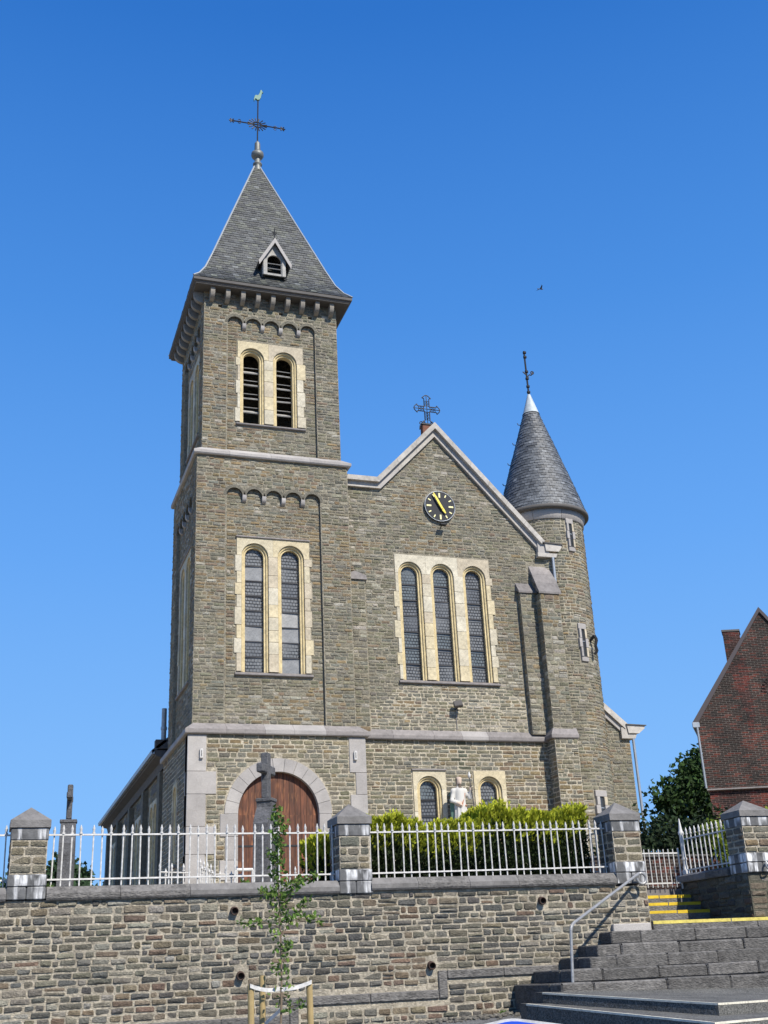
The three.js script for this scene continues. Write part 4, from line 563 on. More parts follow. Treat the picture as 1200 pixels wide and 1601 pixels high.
// ---------------------------------------------------------------- retaining wall
const WZ = -18.65;
const wallT = thing('retaining_wall', 'long rubble stone retaining wall with dark coping and drain pipes below the white railings', 'wall');
{
  R = rng(501);
  const X0 = -6, X1 = 11.22, m = frontM(0, WZ), back = mesh(wallT, 'wall_core', new GB().box(X0, X1, -1.6, 1.26, WZ - 0.5, WZ), M.mortarWall), ex = [];
  // stepped bluestone plinth bands
  const band = (a, b, y0, y1) => { const n = Math.max(1, Math.round((b - a) / 1.1)); for (let k = 0; k < n; k++) mesh(wallT, 'plinth_band', new GB().cbox(a + (b - a) * k / n + 0.003, a + (b - a) * (k + 1) / n - 0.003, y0, y1, WZ - 0.1, WZ + 0.035, 0.012), pick(M.kerb.slice(1))); ex.push([a, b, y0, y1]); };
  band(X0, 4.65, -0.66, -0.51); band(4.652, 4.80, -0.66, -0.27); band(4.802, 7.14, -0.40, -0.265); band(7.142, 7.3, -0.40, 0.02); band(7.302, 9.32, -0.11, 0.02);
  ex.push([10.38, 11.22, 0.40, 0.64]); mesh(wallT, 'corner_block', new GB().cbox(10.42, 11.17, 0.41, 0.63, WZ - 0.1, WZ + 0.08, 0.012), M.pale[2]);
  for (const [x, y] of [[3.8, 1.04], [3.9, 0.09], [9.14, 1.06], [7.05, 0.11]]) { const dp = group(wallT, 'drain_pipe'), a = V(x, y + 0.03, WZ - 0.15), b = V(x - 0.03, y, WZ + 0.1); const out = new THREE.LatheGeometry([[0.045, 0], [0.045, 0.26], [0.062, 0.26], [0.065, 0.2], [0.062, 0]].map(([p, q]) => new THREE.Vector2(p, q)), 18); out.rotateX(rad(98)); out.rotateY(-0.1); out.translate(x, y + 0.02, WZ - 0.16); mesh(dp, 'pipe', out, M.rust); const inn = new THREE.CircleGeometry(0.046, 14); inn.translate(x, y + 0.01, WZ + 0.004); mesh(dp, 'bore_shade', inn, M.rust); ex.push([x - 0.075, x + 0.075, y - 0.07, y + 0.07]); }  // disc in the pipe: dark fill standing in for its shaded hollow
  const f = without(ex), list = masonry({ P: planeP(m), u0: X0, u1: X1, v0: -1.1, v1: 1.25, inside: f, ch: [0.07, 0.128], sw: [0.13, 0.38], joint: 0.0175, proud: 0.015, pal: PAL.wall, split: 0.08, jit: 0.008 });
  setStones(back, list, 300);
  // coping in blocks
  const prof = (y) => [[-0.5, y], [0.06, y], [0.08, y + 0.03], [0.08, y + 0.10], [-0.02, y + 0.2], [-0.5, y + 0.2]];
  sweep(wallT, 'coping_stone', [[0.34, WZ], [X0, WZ]], prof(1.255), [M.cap, M.kerb[2]], 1.2); sweep(wallT, 'coping_stone', [[5.5, WZ], [0.92, WZ]], prof(1.255), [M.cap, M.kerb[2]], 1.1); sweep(wallT, 'coping_stone', [[10.6, WZ], [6.05, WZ]], prof(1.285), [M.cap, M.kerb[2]], 1.0);
  mesh(wallT, 'wall_core', new GB().box(6.05, 10.6, 1.258, 1.284, WZ - 0.48, WZ - 0.002), M.mortarWall);
}
rebase(wallT, 3, -1.6, WZ - 0.25);
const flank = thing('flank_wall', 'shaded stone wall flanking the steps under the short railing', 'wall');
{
  R = rng(502); const x = 13.4, zf = WZ - 0.02, zb = -20.95, core = mesh(flank, 'wall_core', new GB().box(x, x + 0.45, -1, 1.44, zb, zf), M.mortarShade);
  setStones(core, [...masonry({ P: planeP(leftM(x, 0)), u0: zb, u1: zf, v0: 0.5, v1: 1.44, ch: [0.09, 0.15], sw: [0.17, 0.4], joint: 0.024, proud: 0.016, pal: PAL.wall, bright: 0.6 }), ...masonry({ P: planeP(frontM(0, zf)), u0: x, u1: x + 2.6, v0: -0.2, v1: 1.44, ch: [0.09, 0.15], sw: [0.17, 0.4], joint: 0.024, proud: 0.016, pal: PAL.wall })], 120);  // stair-side face: its shade is put into darker stone and mortar tones
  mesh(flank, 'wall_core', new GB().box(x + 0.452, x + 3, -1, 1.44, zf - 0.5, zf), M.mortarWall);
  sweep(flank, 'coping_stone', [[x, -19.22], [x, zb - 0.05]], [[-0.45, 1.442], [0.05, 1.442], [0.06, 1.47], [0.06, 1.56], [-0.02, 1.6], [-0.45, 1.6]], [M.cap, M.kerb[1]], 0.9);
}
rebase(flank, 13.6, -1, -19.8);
// ---------------------------------------------------------------- piers
function pier(x0, w, yb, top, label, seed, d = 0.54, zf = WZ + 0.03) {
  R = rng(seed); const p = thing('wall_pier', label, 'pier', 'stone piers of the churchyard wall'), t = 0.015, mm = M.lime;
  const blk = (y0, y1, o, mat, n) => { for (let k = 0; k < n; k++) mesh(p, 'block', new GB().cbox(x0 - o + (w + 2 * o) * k / n + (k ? 0.003 : 0), x0 - o + (w + 2 * o) * (k + 1) / n - (k < n - 1 ? 0.003 : 0), y0 + 0.003, y1 - 0.003, zf - d - o, zf + o, 0.012), mat); };
  const H = top - yb, y1 = yb + H * 0.135, y2 = yb + H * 0.265, y3 = yb + H * 0.62, y4 = yb + H * 0.755, y5 = yb + H * 0.835;
  blk(yb, y1, 0.02, mm, 2); blk(y1, y2, 0.02, mm, 1);
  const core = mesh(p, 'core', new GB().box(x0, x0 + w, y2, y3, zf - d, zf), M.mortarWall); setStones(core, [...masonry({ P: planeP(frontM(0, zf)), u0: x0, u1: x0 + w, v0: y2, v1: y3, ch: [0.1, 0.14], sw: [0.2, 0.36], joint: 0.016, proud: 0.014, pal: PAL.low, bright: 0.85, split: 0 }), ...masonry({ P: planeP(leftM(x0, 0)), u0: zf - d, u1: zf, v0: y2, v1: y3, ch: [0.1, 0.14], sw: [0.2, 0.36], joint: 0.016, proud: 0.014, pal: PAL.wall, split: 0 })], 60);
  blk(y3, y4, 0.012, mm, 1);
  const o = 0.035, cap = new GB(), a = V(x0 - o, y4 + 0.002, zf + o), b = V(x0 + w + o, y4 + 0.002, zf + o), c = V(x0 + w + o, y4 + 0.002, zf - d - o), e = V(x0 - o, y4 + 0.002, zf - d - o), up = V(0, y5 - y4, 0), ap = V(x0 + w / 2, top, zf - d / 2), q = [a, b, c, e], u = q.map((s) => s.clone().add(up)); for (let i = 0; i < 4; i++) { const j = (i + 1) % 4; cap.quad(q[i], q[j], u[j], u[i]); cap.tri(u[i], u[j], ap); } cap.quad(e, c, b, a); mesh(p, 'pyramid_cap', cap, M.cap);
  rebase(p, x0 + w / 2, yb, zf - d / 2); return p;
}
pier(0.36, 0.53, 1.27, 2.66, 'stone pier with pyramid cap between the two plain railing runs beside the edge-on grave cross', 601);
pier(5.53, 0.53, 1.24, 2.71, 'stone pier with pyramid cap between the plain railing and the hedge', 602);
pier(10.64, 0.56, 1.29, 2.74, 'stone pier with pyramid cap where the steel handrail of the steps ends', 603);
const p4 = pier(13.40, 0.62, 1.44, 2.78, 'stone pier with pyramid cap at the head of the shaded flank wall', 604);
for (const [x, y, z] of [[11.04, 1.47, WZ + 0.11], [13.78, 1.56, WZ + 0.12]]) { const g = new THREE.TorusGeometry(0.075, 0.016, 8, 24); g.rotateY(0.3); g.translate(x, y, z); const parent = x < 12 ? null : p4; if (parent) { const m = mesh(parent, 'handrail_ring', g, M.steel); m.position.sub(parent.position); } }

// ---------------------------------------------------------------- railings
function picket(x, y0, y1, z) { const g = new GB(); g.bar(V(x, y0, z), V(x, y1 - 0.13, z), 0.0125, 6); g.bar(V(x, y1 - 0.14, z), V(x, y1 - 0.115, z), 0.026, 8); g.bar(V(x, y1 - 0.115, z), V(x, y1 - 0.06, z), 0.014, 8, 0.024); g.bar(V(x, y1 - 0.06, z), V(x, y1, z), 0.022, 8, 0.004); g.bar(V(x, y0 - 0.02, z), V(x, y0, z), 0.004, 6, 0.0125); return g; }
function railing(x0, x1, rise, label, n) {
  const f = thing('iron_railing', label, 'railing', 'white railings on the churchyard wall'), z = WZ - 0.24, yb = 1.48, sl = (x) => rise * (x - x0);
  const rail = (y) => mesh(f, 'rail', new GB().box(-0.5, 0.5, -0.012, 0.012, -0.02, 0.02, new THREE.Matrix4().makeTranslation((x0 + x1) / 2, y + sl((x0 + x1) / 2), z).multiply(new THREE.Matrix4().makeRotationZ(Math.atan(rise))).multiply(new THREE.Matrix4().makeScale(x1 - x0, 1, 1))), M.white); rail(2.24); rail(1.575);
  const base = picket(0, yb, 2.39, 0).geo(); for (let k = 0; k < n; k++) { const x = x0 + (k + 0.6) * (x1 - x0) / n, m = mesh(f, 'picket', base, M.white); m.position.set(x, sl(x) + (k % 5 === 0 ? -0.02 : 0), z); m.rotation.z = ((k * 37) % 7 - 3) * 0.004; m.rotation.x = ((k * 23) % 5 - 2) * 0.004; }
  rebase(f, (x0 + x1) / 2, yb, z);
}
railing(-2.4, 0.37, 0, 'end run of white iron railing beyond the first stone pier', 18);
railing(0.88, 5.56, 0, 'white iron railing with spear tips in front of the church door and graves', 31);
railing(6.04, 10.66, 0.008, 'white iron railing with spear tips in front of the clipped green hedge', 31);
{ // short railings beside the gate
  const z0 = -19.25, z1 = -20.75, x = 13.5, f = thing('iron_railing', 'short white iron railing on the shaded flank wall by the gate', 'railing'); const rail = (y, r) => mesh(f, 'rail', new GB().box(x - 0.012, x + 0.012, y - 0.012, y + 0.012, z1, z0), M.white); rail(2.28); rail(1.68); const b = picket(0, 1.62, 2.5, 0).geo(); for (let k = 0; k < 10; k++) { const m = mesh(f, 'picket', b, M.white); m.position.set(x, 0, z1 + 0.1 + k * (z0 - z1 - 0.12) / 9); } rebase(f, x, 1.6, (z0 + z1) / 2);
  const h = thing('iron_railing', 'short white return railing behind the pier, at the end of the hedge', 'railing'); for (const y of [2.24, 1.57]) mesh(h, 'rail', new GB().box(10.66, 10.684, y - 0.012, y + 0.012, -20.4, -19.2), M.white); const c = picket(0, 1.48, 2.4, 0).geo(); for (let k = 0; k < 7; k++) { const m = mesh(h, 'picket', c, M.white); m.position.set(10.67, 0, -19.3 - k * 0.17); } for (const z of [-19.3, -20.32]) mesh(h, 'stay', new GB().bar(V(10.67, G - 0.02, z), V(10.67, 1.5, z), 0.018), M.white); rebase(h, 10.67, G, -19.8);
  const p = thing('gate_post', 'white cast iron gate post with pointed finial', 'post'); const lat = new THREE.LatheGeometry([[0.075, 1.595], [0.075, 1.66], [0.05, 1.7], [0.055, 1.74], [0.042, 1.78], [0.04, 2.36], [0.058, 2.38], [0.058, 2.42], [0.04, 2.45], [0.03, 2.52], [0.012, 2.68], [0, 2.7]].map(([a, b2]) => new THREE.Vector2(a, b2)), 16); lat.translate(13.47, 0, -20.8); mesh(p, 'shaft', lat, M.white); mesh(p, 'collar', new GB().bar(V(13.47, 1.88, -20.8), V(13.47, 1.92, -20.8), 0.055, 12), M.white); rebase(p, 13.47, 1.595, -20.8);
  const g = thing('entrance_gate', 'low white iron gate with a star rosette at the top of the steps', 'gate'), gz = -20.86; for (const y of [2.02, 1.44]) mesh(g, 'rail', new GB().box(12.1, 13.4, y - 0.014, y + 0.014, gz - 0.012, gz + 0.012), M.white); for (let k = 0; k < 12; k++) { const xx = 12.14 + k * 0.112; mesh(g, 'bar', new GB().bar(V(xx, 1.36, gz), V(xx, 2.1, gz), 0.011), M.white); } const st = new THREE.Shape(); for (let k = 0; k < 8; k++) { const a = k / 4 * PI + PI / 2, r2 = k % 2 ? 0.05 : 0.15; (k ? st.lineTo(12.42 + r2 * Math.cos(a), 1.56 + r2 * Math.sin(a)) : st.moveTo(12.42 + r2 * Math.cos(a), 1.56 + r2 * Math.sin(a))); } mesh(g, 'rosette', extr(st, gz + 0.014, gz + 0.035, new THREE.Matrix4()), M.white); for (const xx of [12.12, 13.38]) mesh(g, 'stile', new GB().bar(V(xx, 1.33, gz), V(xx, 2.12, gz), 0.018, 8), M.white); rebase(g, 12.75, 1.33, gz);
}
// ---------------------------------------------------------------- steps
{
  R = rng(701); const s = thing('entrance_steps', 'worn dark stone steps with yellow edges climbing through the wall', 'steps'); const P = [[0.50, -18.25, 10.17], [0.30, -17.91, 9.71], [0.12, -17.57, 9.36], [-0.06, -17.23, 8.84], [-0.25, -16.89, 8.47]];
  P.forEach(([y, zf, xl], k) => { let x = xl; const lo = y - (k === 4 ? 0.42 : 0.20); while (x < 15.4) { let l = x === xl ? rr(0.4, 0.7) : rr(0.9, 1.7); const dy = rr(-0.014, 0.008), dz = rr(-0.018, 0.012); mesh(s, 'step_stone', new GB().cbox(x + 0.004, x + l - 0.004, lo, y + dy, zf - 0.42, zf + dz, rr(0.014, 0.03), new THREE.Matrix4().makeTranslation(x, y, zf).multiply(new THREE.Matrix4().makeRotationZ(rr(-0.008, 0.008))).multiply(new THREE.Matrix4().makeRotationY(rr(-0.01, 0.01))).multiply(new THREE.Matrix4().makeTranslation(-x, -y, -zf))), M.kerb[Math.floor(R() * 3)]); x += l; } if (WZ + 0.05 < zf - 0.43) mesh(s, 'step_stone', new GB().cbox(xl, xl + 0.42, lo, y - 0.004, WZ + 0.02, zf - 0.424, 0.016), M.kerb[0]); mesh(s, 'step_core', new GB().box(xl + 0.43, 15.4, lo, y - 0.03, WZ - 0.4, zf - 0.425), M.kerb[0]); });
  const U = [[0.655, -18.6, -20.05], [0.885, -20.05, -20.33], [1.044, -20.32, -20.63], [1.197, -20.62, -20.93]]; U.forEach(([y, zf, zb], k) => { const xr = k ? 13.395 : 13.66; mesh(s, 'step_stone', new GB().cbox(11.23, 13.395, y - 0.24, y, zb - 0.02, zf - 0.003 * k, 0.01), M.kerb[2]); if (!k) mesh(s, 'step_stone', new GB().cbox(13.4, 15.2, y - 0.24, y - 0.002, zf - 0.04, zf, 0.01), M.kerb[2]); const L = xr - 11.235; for (let j = 0; j < 3; j++) mesh(s, 'yellow_edge', new GB().box(11.235 + L * j / 3, 11.235 + L * (j + 1) / 3 - 0.002 - (j === 1 ? 0.02 : 0), y - 0.05 + rr(-0.006, 0.006), y + 0.004, zf - 0.05, zf + 0.004 - 0.003 * k), k ? M.yellow : M.yellowOld); });
  mesh(s, 'gate_sill', new GB().cbox(11.23, 13.395, 1.12, 1.335, -21.1, -20.94, 0.01), M.blue[0]); mesh(s, 'step_core', new GB().box(11.24, 13.39, -1, 0.4, -20.9, -18.7), M.kerb[0]);
  // broad sloping landing and the bottom step, both edged in white
  const slab = (A, th, name, mats) => { const n = A.length, g = new GB(), T = A.map(([x, z, y]) => V(x, y, z)), B = T.map((v) => v.clone().add(V(0, -th, 0))); for (let i = 1; i + 1 < n; i++) { g.tri(T[0], T[i], T[i + 1]); } for (let i = 0; i < n; i++) { const j = (i + 1) % n; g.quad(B[i], B[j], T[j], T[i]); } mesh(s, name, g, mats);
    for (const i of [0, 1]) { const a = T[i], b = T[i + 1], d = V().subVectors(b, a).normalize(), o = V(-d.z, 0, d.x).multiplyScalar(1), e = new GB(), up = V(0, 0.004, 0), w = 0.035; const a0 = a.clone().addScaledVector(o, 0.004), b0 = b.clone().addScaledVector(o, 0.004), a1 = a.clone().addScaledVector(o, -w), b1 = b.clone().addScaledVector(o, -w); e.quad(a0.clone().add(up), b0.clone().add(up), b1.clone().add(up), a1.clone().add(up)); e.quad(a0.clone().add(V(0, -0.022, 0)), b0.clone().add(V(0, -0.022, 0)), b0.clone().add(up), a0.clone().add(up)); mesh(s, 'white_edge', e, M.whitePaint); } };
  slab([[8.12, -16.85, -0.36], [9.3, -14.05, -0.55], [13.6, -16.3, -0.63], [13.6, -17.2, -0.45], [8.2, -17.3, -0.36]], 0.5, 'landing', M.landing = new THREE.MeshStandardMaterial({ map: rep(asphaltTex, 0.6), color: C(0.92, 0.90, 0.82), bumpMap: rep(grainBump, 2), bumpScale: 0.012, roughness: 0.95 }));
  slab([[7.78, -16.72, -0.5], [8.52, -13.0, -0.72], [13.6, -15.55, -0.80], [13.6, -16.6, -0.7], [7.9, -17.2, -0.5]], 0.6, 'bottom_step', M.landing);
  rebase(s, 11, -1, -17.5);
}
{ // handrail
  const h = thing('handrail', 'bent steel handrail at the side of the dark steps', 'handrail'), r = 0.024, a = V(8.75, -0.26, -17.05), b = V(8.84, 0.585, -17.1), c = V(10.98, 1.45, -18.45), g = new GB(); const bend = new THREE.QuadraticBezierCurve3(b.clone().add(V(-0.008, -0.1, 0)), b, b.clone().lerp(c, 0.05)).getPoints(8); mesh(h, 'post', new GB().bar(a, bend[0], r, 10), M.steel); g.tube(bend, r, 10); g.bar(bend[8], c, r, 10); const cc = []; for (let k = 0; k <= 16; k++) { const t = rad(115) - k / 16 * rad(300); cc.push(V(c.x + 0.04 + 0.09 * Math.cos(t), c.y - 0.085 + 0.09 * Math.sin(t), c.z)); } mesh(h, 'rail', g, M.steel); mesh(h, 'curl', new GB().tube(cc, r, 10), M.steel); mesh(h, 'foot_plate', new GB().cbox(8.69, 8.81, -0.262, -0.245, -17.11, -16.99, 0.003), M.zinc); mesh(h, 'wall_bracket', new GB().bar(V(10.96, 1.44, -18.45), V(10.96, 1.42, -18.61), 0.014, 8), M.steel); rebase(h, 8.75, -0.26, -17.05);
}

// ---------------------------------------------------------------- planting
const leafMat = (o = {}) => new THREE.MeshPhysicalMaterial({ vertexColors: true, side: THREE.DoubleSide, roughness: 0.9, specularIntensity: 0.35, transmission: 0.25, thickness: 0, ...o });
const M_leaf = leafMat(), M_bark = new THREE.MeshStandardMaterial({ color: C(0.12, 0.095, 0.07), map: rep(grainTex, 3), roughness: 0.95 });
function leafQuad(g, c, dir, side, l, w) { // a pointed leaf folded along its rib
  const n = V().crossVectors(dir, side), a = c, b = c.clone().addScaledVector(dir, l), m = c.clone().addScaledVector(dir, l * 0.45), p = m.clone().addScaledVector(side, w / 2).addScaledVector(n, w * 0.15), q = m.clone().addScaledVector(side, -w / 2).addScaledVector(n, w * 0.15); g.tri(a, p, b); g.tri(a, b, q);
}
const rdir = () => { const z = rr(-1, 1), a = rr(0, 2 * PI), s = Math.sqrt(1 - z * z); return V(s * Math.cos(a), z, s * Math.sin(a)); };
{ // conifer hedge behind the railing
  R = rng(801); const h = thing('hedge', 'clipped conifer hedge with yellow-green tips behind the white railing', 'hedge');
  const topY = (x) => { const n = 0.07 * Math.sin(x * 3.1) + 0.05 * Math.sin(x * 7.3 + 1) + 0.03 * Math.sin(x * 15); const k = x < 5.9 ? 2.26 : x < 6.3 ? 2.36 : x < 7.0 ? 2.48 : x < 8.45 ? 2.44 : x < 8.75 ? 2.58 : x < 9.4 ? 2.66 : 2.62; return k + n * 0.8; };
  const old = new GB(), young = new GB(), spray = (g, p, d, l) => { const sd = V().crossVectors(d, rdir()).normalize(); leafQuad(g, p, d, sd, l, l * 0.42); const e = d.clone().addScaledVector(sd, 0.6).normalize(); leafQuad(g, p.clone().addScaledVector(d, l * 0.3), e, V().crossVectors(e, rdir()).normalize(), l * 0.6, l * 0.25); };
  for (let k = 0; k < 46000; k++) { const x = rr(5.36, 10.6), t = topY(x), face = R(); let z, y; if (face < 0.5) { z = -19.5 - Math.abs(rr(0, 0.35)) * R(); y = rr(G, t); } else if (face < 0.72) { z = rr(-20.5, -19.45); y = t - rr(0, 0.25) * R(); } else { z = rr(-20.6, -19.45); y = rr(G, t); }
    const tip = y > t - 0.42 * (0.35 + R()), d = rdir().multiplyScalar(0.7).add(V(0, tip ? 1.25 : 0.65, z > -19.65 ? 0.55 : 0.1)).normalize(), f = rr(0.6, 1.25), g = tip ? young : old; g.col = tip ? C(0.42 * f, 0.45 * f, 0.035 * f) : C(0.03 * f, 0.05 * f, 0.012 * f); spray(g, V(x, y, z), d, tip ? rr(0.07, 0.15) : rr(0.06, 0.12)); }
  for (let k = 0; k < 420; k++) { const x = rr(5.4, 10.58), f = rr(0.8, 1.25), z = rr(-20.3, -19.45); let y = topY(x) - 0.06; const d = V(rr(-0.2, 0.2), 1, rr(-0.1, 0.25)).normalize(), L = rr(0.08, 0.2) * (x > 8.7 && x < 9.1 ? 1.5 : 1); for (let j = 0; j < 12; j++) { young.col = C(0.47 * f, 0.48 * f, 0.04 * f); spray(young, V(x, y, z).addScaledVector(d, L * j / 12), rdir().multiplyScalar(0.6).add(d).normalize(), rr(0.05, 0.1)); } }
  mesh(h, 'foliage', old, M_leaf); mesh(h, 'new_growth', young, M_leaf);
  const st = new GB(); for (let x = 5.5; x < 10.5; x += 0.42) { const a = V(x, G - 0.05, -20.0 + 0.1 * Math.sin(x * 9)), b = V(x + 0.05, topY(x) - 0.3, -20.0); st.bar(a, b, 0.035, 6, 0.012); for (let k = 0; k < 9; k++) { const p = a.clone().lerp(b, 0.15 + k * 0.09); st.bar(p, p.clone().add(V(rr(-0.25, 0.25), rr(0.1, 0.3), rr(-0.35, 0.45))), 0.009, 5, 0.004); } } mesh(h, 'stems', st, M_bark); rebase(h, 8, G, -20);
}
function tree(name, label, cx, cz, base, top, rx, seed, tint, n, grp, lobes, leaf = 0.3) {
  R = rng(seed); const t = thing(name, label, 'tree', grp), tr = new GB(), H = top - base; let p = V(cx, base - 0.2, cz); const q = V(cx + rr(-0.3, 0.3), base + H * 0.45, cz); tr.bar(p, q, H * 0.03, 9, H * 0.018);
  const g = new GB(), L = lobes || Array.from({ length: 16 }, () => { const d = rdir(); return [cx + d.x * rx * rr(0.35, 0.75), base + H * (0.58 + 0.3 * d.y * rr(0.5, 1)), cz + d.z * rx * rr(0.35, 0.75), rx * rr(0.28, 0.45)]; });
  for (const [x, y, z, r] of L) { tr.bar(q, V(x, y, z), H * 0.01, 6, H * 0.003); const c = V(x, y, z); for (let k = 0; k < n / L.length; k++) { const d = rdir(), o = c.clone().addScaledVector(d, r * Math.pow(R(), 0.4) * (0.75 + 0.35 * Math.sin(d.x * 9 + d.y * 7 + x))); const f = rr(0.6, 1.35); g.col = C(tint[0] * f, tint[1] * f, tint[2] * f); const e = rdir().add(V(0, -0.35, 0)).normalize(); leafQuad(g, o, e, V().crossVectors(e, rdir()).normalize(), leaf * rr(0.7, 1.3), leaf * rr(0.5, 0.8)); } }
  mesh(t, 'trunk', tr, M_bark); mesh(t, 'crown', g, M_leaf); rebase(t, cx, base, cz);
}
tree('broadleaf_tree', 'dark green broadleaf tree between the church and the brick house', 33.6, -50, G, 10.6, 3.4, 901, [0.032, 0.066, 0.016], 15000, undefined, [[32.2, 7.2, -50, 1.5], [33.4, 8.3, -50, 1.35], [34.6, 9.0, -50.4, 1.3], [31.9, 5.4, -49.5, 1.4], [33.3, 6.6, -49, 1.7], [34.8, 7.6, -49.5, 1.6], [32.8, 4.6, -49.5, 1.7], [34.6, 5.6, -49.2, 1.9], [33.4, 3.6, -49, 1.9], [31.5, 3.6, -49.4, 1.4], [35.5, 4, -49, 2], [36.4, 6.2, -50, 2], [35.6, 9.2, -51, 1.4]], 0.3);
tree('shrub_tree', 'dense dark shrub beyond the entrance gate', 15.4, -24.4, G, 3.6, 1.6, 902, [0.018, 0.034, 0.012], 7000, undefined, [[14.2, 2.3, -24, 0.75], [14.9, 2.7, -24.2, 0.85], [15.7, 2.5, -24.2, 0.9], [16.4, 2.7, -24, 0.85], [17.2, 2.5, -24.2, 0.9], [14.5, 1.8, -24.2, 0.8], [15.6, 1.9, -24, 0.8], [16.8, 1.8, -24, 0.8], [13.6, 1.9, -24.6, 0.7], [18, 2.3, -24, 0.8]], 0.14);
tree('hedge_bush', 'bright green bush behind the pier below the brick house', 16.6, -22.2, G, 3.05, 1.2, 903, [0.15, 0.2, 0.02], 4500, undefined, [[15.2, 2.55, -22.2, 0.33], [15.7, 2.65, -22.2, 0.4], [16.3, 2.7, -22.2, 0.42], [16.9, 2.75, -22.2, 0.45], [17.5, 2.75, -22.2, 0.45], [15.6, 2.1, -22.2, 0.5], [16.6, 2.1, -22.2, 0.55], [17.6, 2.1, -22.2, 0.5]], 0.1);
for (const [x, z, top, rx, sd] of [[5.2, -82, 9.3, 3.2, 911], [9.0, -92, 8.4, 2.6, 912], [1.2, -84, 8.6, 3.0, 913], [-2.6, -80, 8.4, 2.8, 914]]) tree('distant_tree', 'far dark green tree seen through the railing behind the churchyard', x, z, G, top, rx, sd, [0.035, 0.07, 0.03], 3600, 'far trees behind the churchyard', undefined, 0.45);

// ---------------------------------------------------------------- graves and crosses in the churchyard
function graveCross(x, z, label, yaw, { top, cap, half, deep, sh, armY, arm }) {
  const c = thing('stone_cross', label, 'grave cross'), mt = new THREE.MeshStandardMaterial({ color: C(0.125, 0.124, 0.128), map: rep(grainTex, 0.9), bumpMap: rep(grainBump, 2.5), bumpScale: 0.012, roughness: 0.85 }), m = new THREE.Matrix4().makeTranslation(x, G, z).multiply(new THREE.Matrix4().makeRotationY(yaw));
  mesh(c, 'plinth', new GB().cbox(-half - 0.1, half + 0.1, -0.02, 0.22, -deep - 0.1, deep + 0.1, 0.02, m), mt); mesh(c, 'pedestal', extr(poly([[-half, 0.222], [half, 0.222], [half * 0.94, cap - 0.42], [half * 0.75, cap - 0.28], [sh * 1.5, cap - 0.1], [sh * 1.5, cap], [-sh * 1.5, cap], [-sh * 1.5, cap - 0.1], [-half * 0.75, cap - 0.28], [-half * 0.94, cap - 0.42]]), -deep, deep, m), mt); mesh(c, 'capital', new GB().cbox(-sh * 1.8, sh * 1.8, cap + 0.002, cap + 0.075, -deep - 0.02, deep + 0.02, 0.015, m), mt); mesh(c, 'shaft', new GB().cbox(-sh, sh, cap + 0.077, top, -sh * 0.9, sh * 0.9, 0.02, m), mt); mesh(c, 'cross_arm', new GB().cbox(-arm, -sh - 0.001, armY, armY + sh * 2.1, -sh * 0.88, sh * 0.88, 0.02, m).cbox(sh + 0.001, arm, armY, armY + sh * 2.1, -sh * 0.88, sh * 0.88, 0.02, m), mt); rebase(c, x, G, z);
}
graveCross(5.15, -22.3, 'dark stone cross on a tapered pedestal in front of the church door', rad(56), { top: 2.92, cap: 1.95, half: 0.34, deep: 0.15, sh: 0.085, armY: 2.5, arm: 0.34 });
graveCross(1.56, -24.6, 'weathered stone cross seen edge-on beside the first pier', rad(84), { top: 2.64, cap: 1.86, half: 0.42, deep: 0.15, sh: 0.062, armY: 2.32, arm: 0.36 });
{ // painted iron enclosure round a grave
  const g = thing('grave_enclosure', 'small white iron fence round a grave before the church door', 'grave fence'); const b = picket(0, G, 2.12, 0).geo(); const run = (a, c, n) => { for (let k = 0; k < n; k++) { const t = k / (n - 1), m = mesh(g, 'picket', b, M.white); m.position.set(a[0] + (c[0] - a[0]) * t, (k % 2) * -0.1, a[1] + (c[1] - a[1]) * t); } for (const y of [1.5, 1.95]) mesh(g, 'rail', new GB().bar(V(a[0], y, a[1]), V(c[0], y, c[1]), 0.014), M.white); }; run([3.75, -21.6], [4.25, -22.9], 9); run([4.25, -22.9], [4.85, -23.1], 6); run([3.1, -22.2], [3.7, -22.5], 6); mesh(g, 'corner_pipe', new GB().tube([V(4.44, G, -21.7), V(4.44, 1.92, -21.7), V(4.75, 1.92, -21.7), V(4.75, 1.62, -21.7)], 0.03, 8), M.white); run([5.3, -23.4], [6.0, -23.4], 5); rebase(g, 4.2, G, -22.4);
  const s = thing('gravestone', 'low pale gravestone tablet behind the small grave fence', 'gravestone'); mesh(s, 'tablet', extr(poly([[3.72, G - 0.02], [4.3, G - 0.02], [4.3, 1.75], [4.18, 1.95], [3.72, 1.85]]), -23.4, -23.28, new THREE.Matrix4()), M.pale[1]); rebase(s, 4, G, -23.3);
}

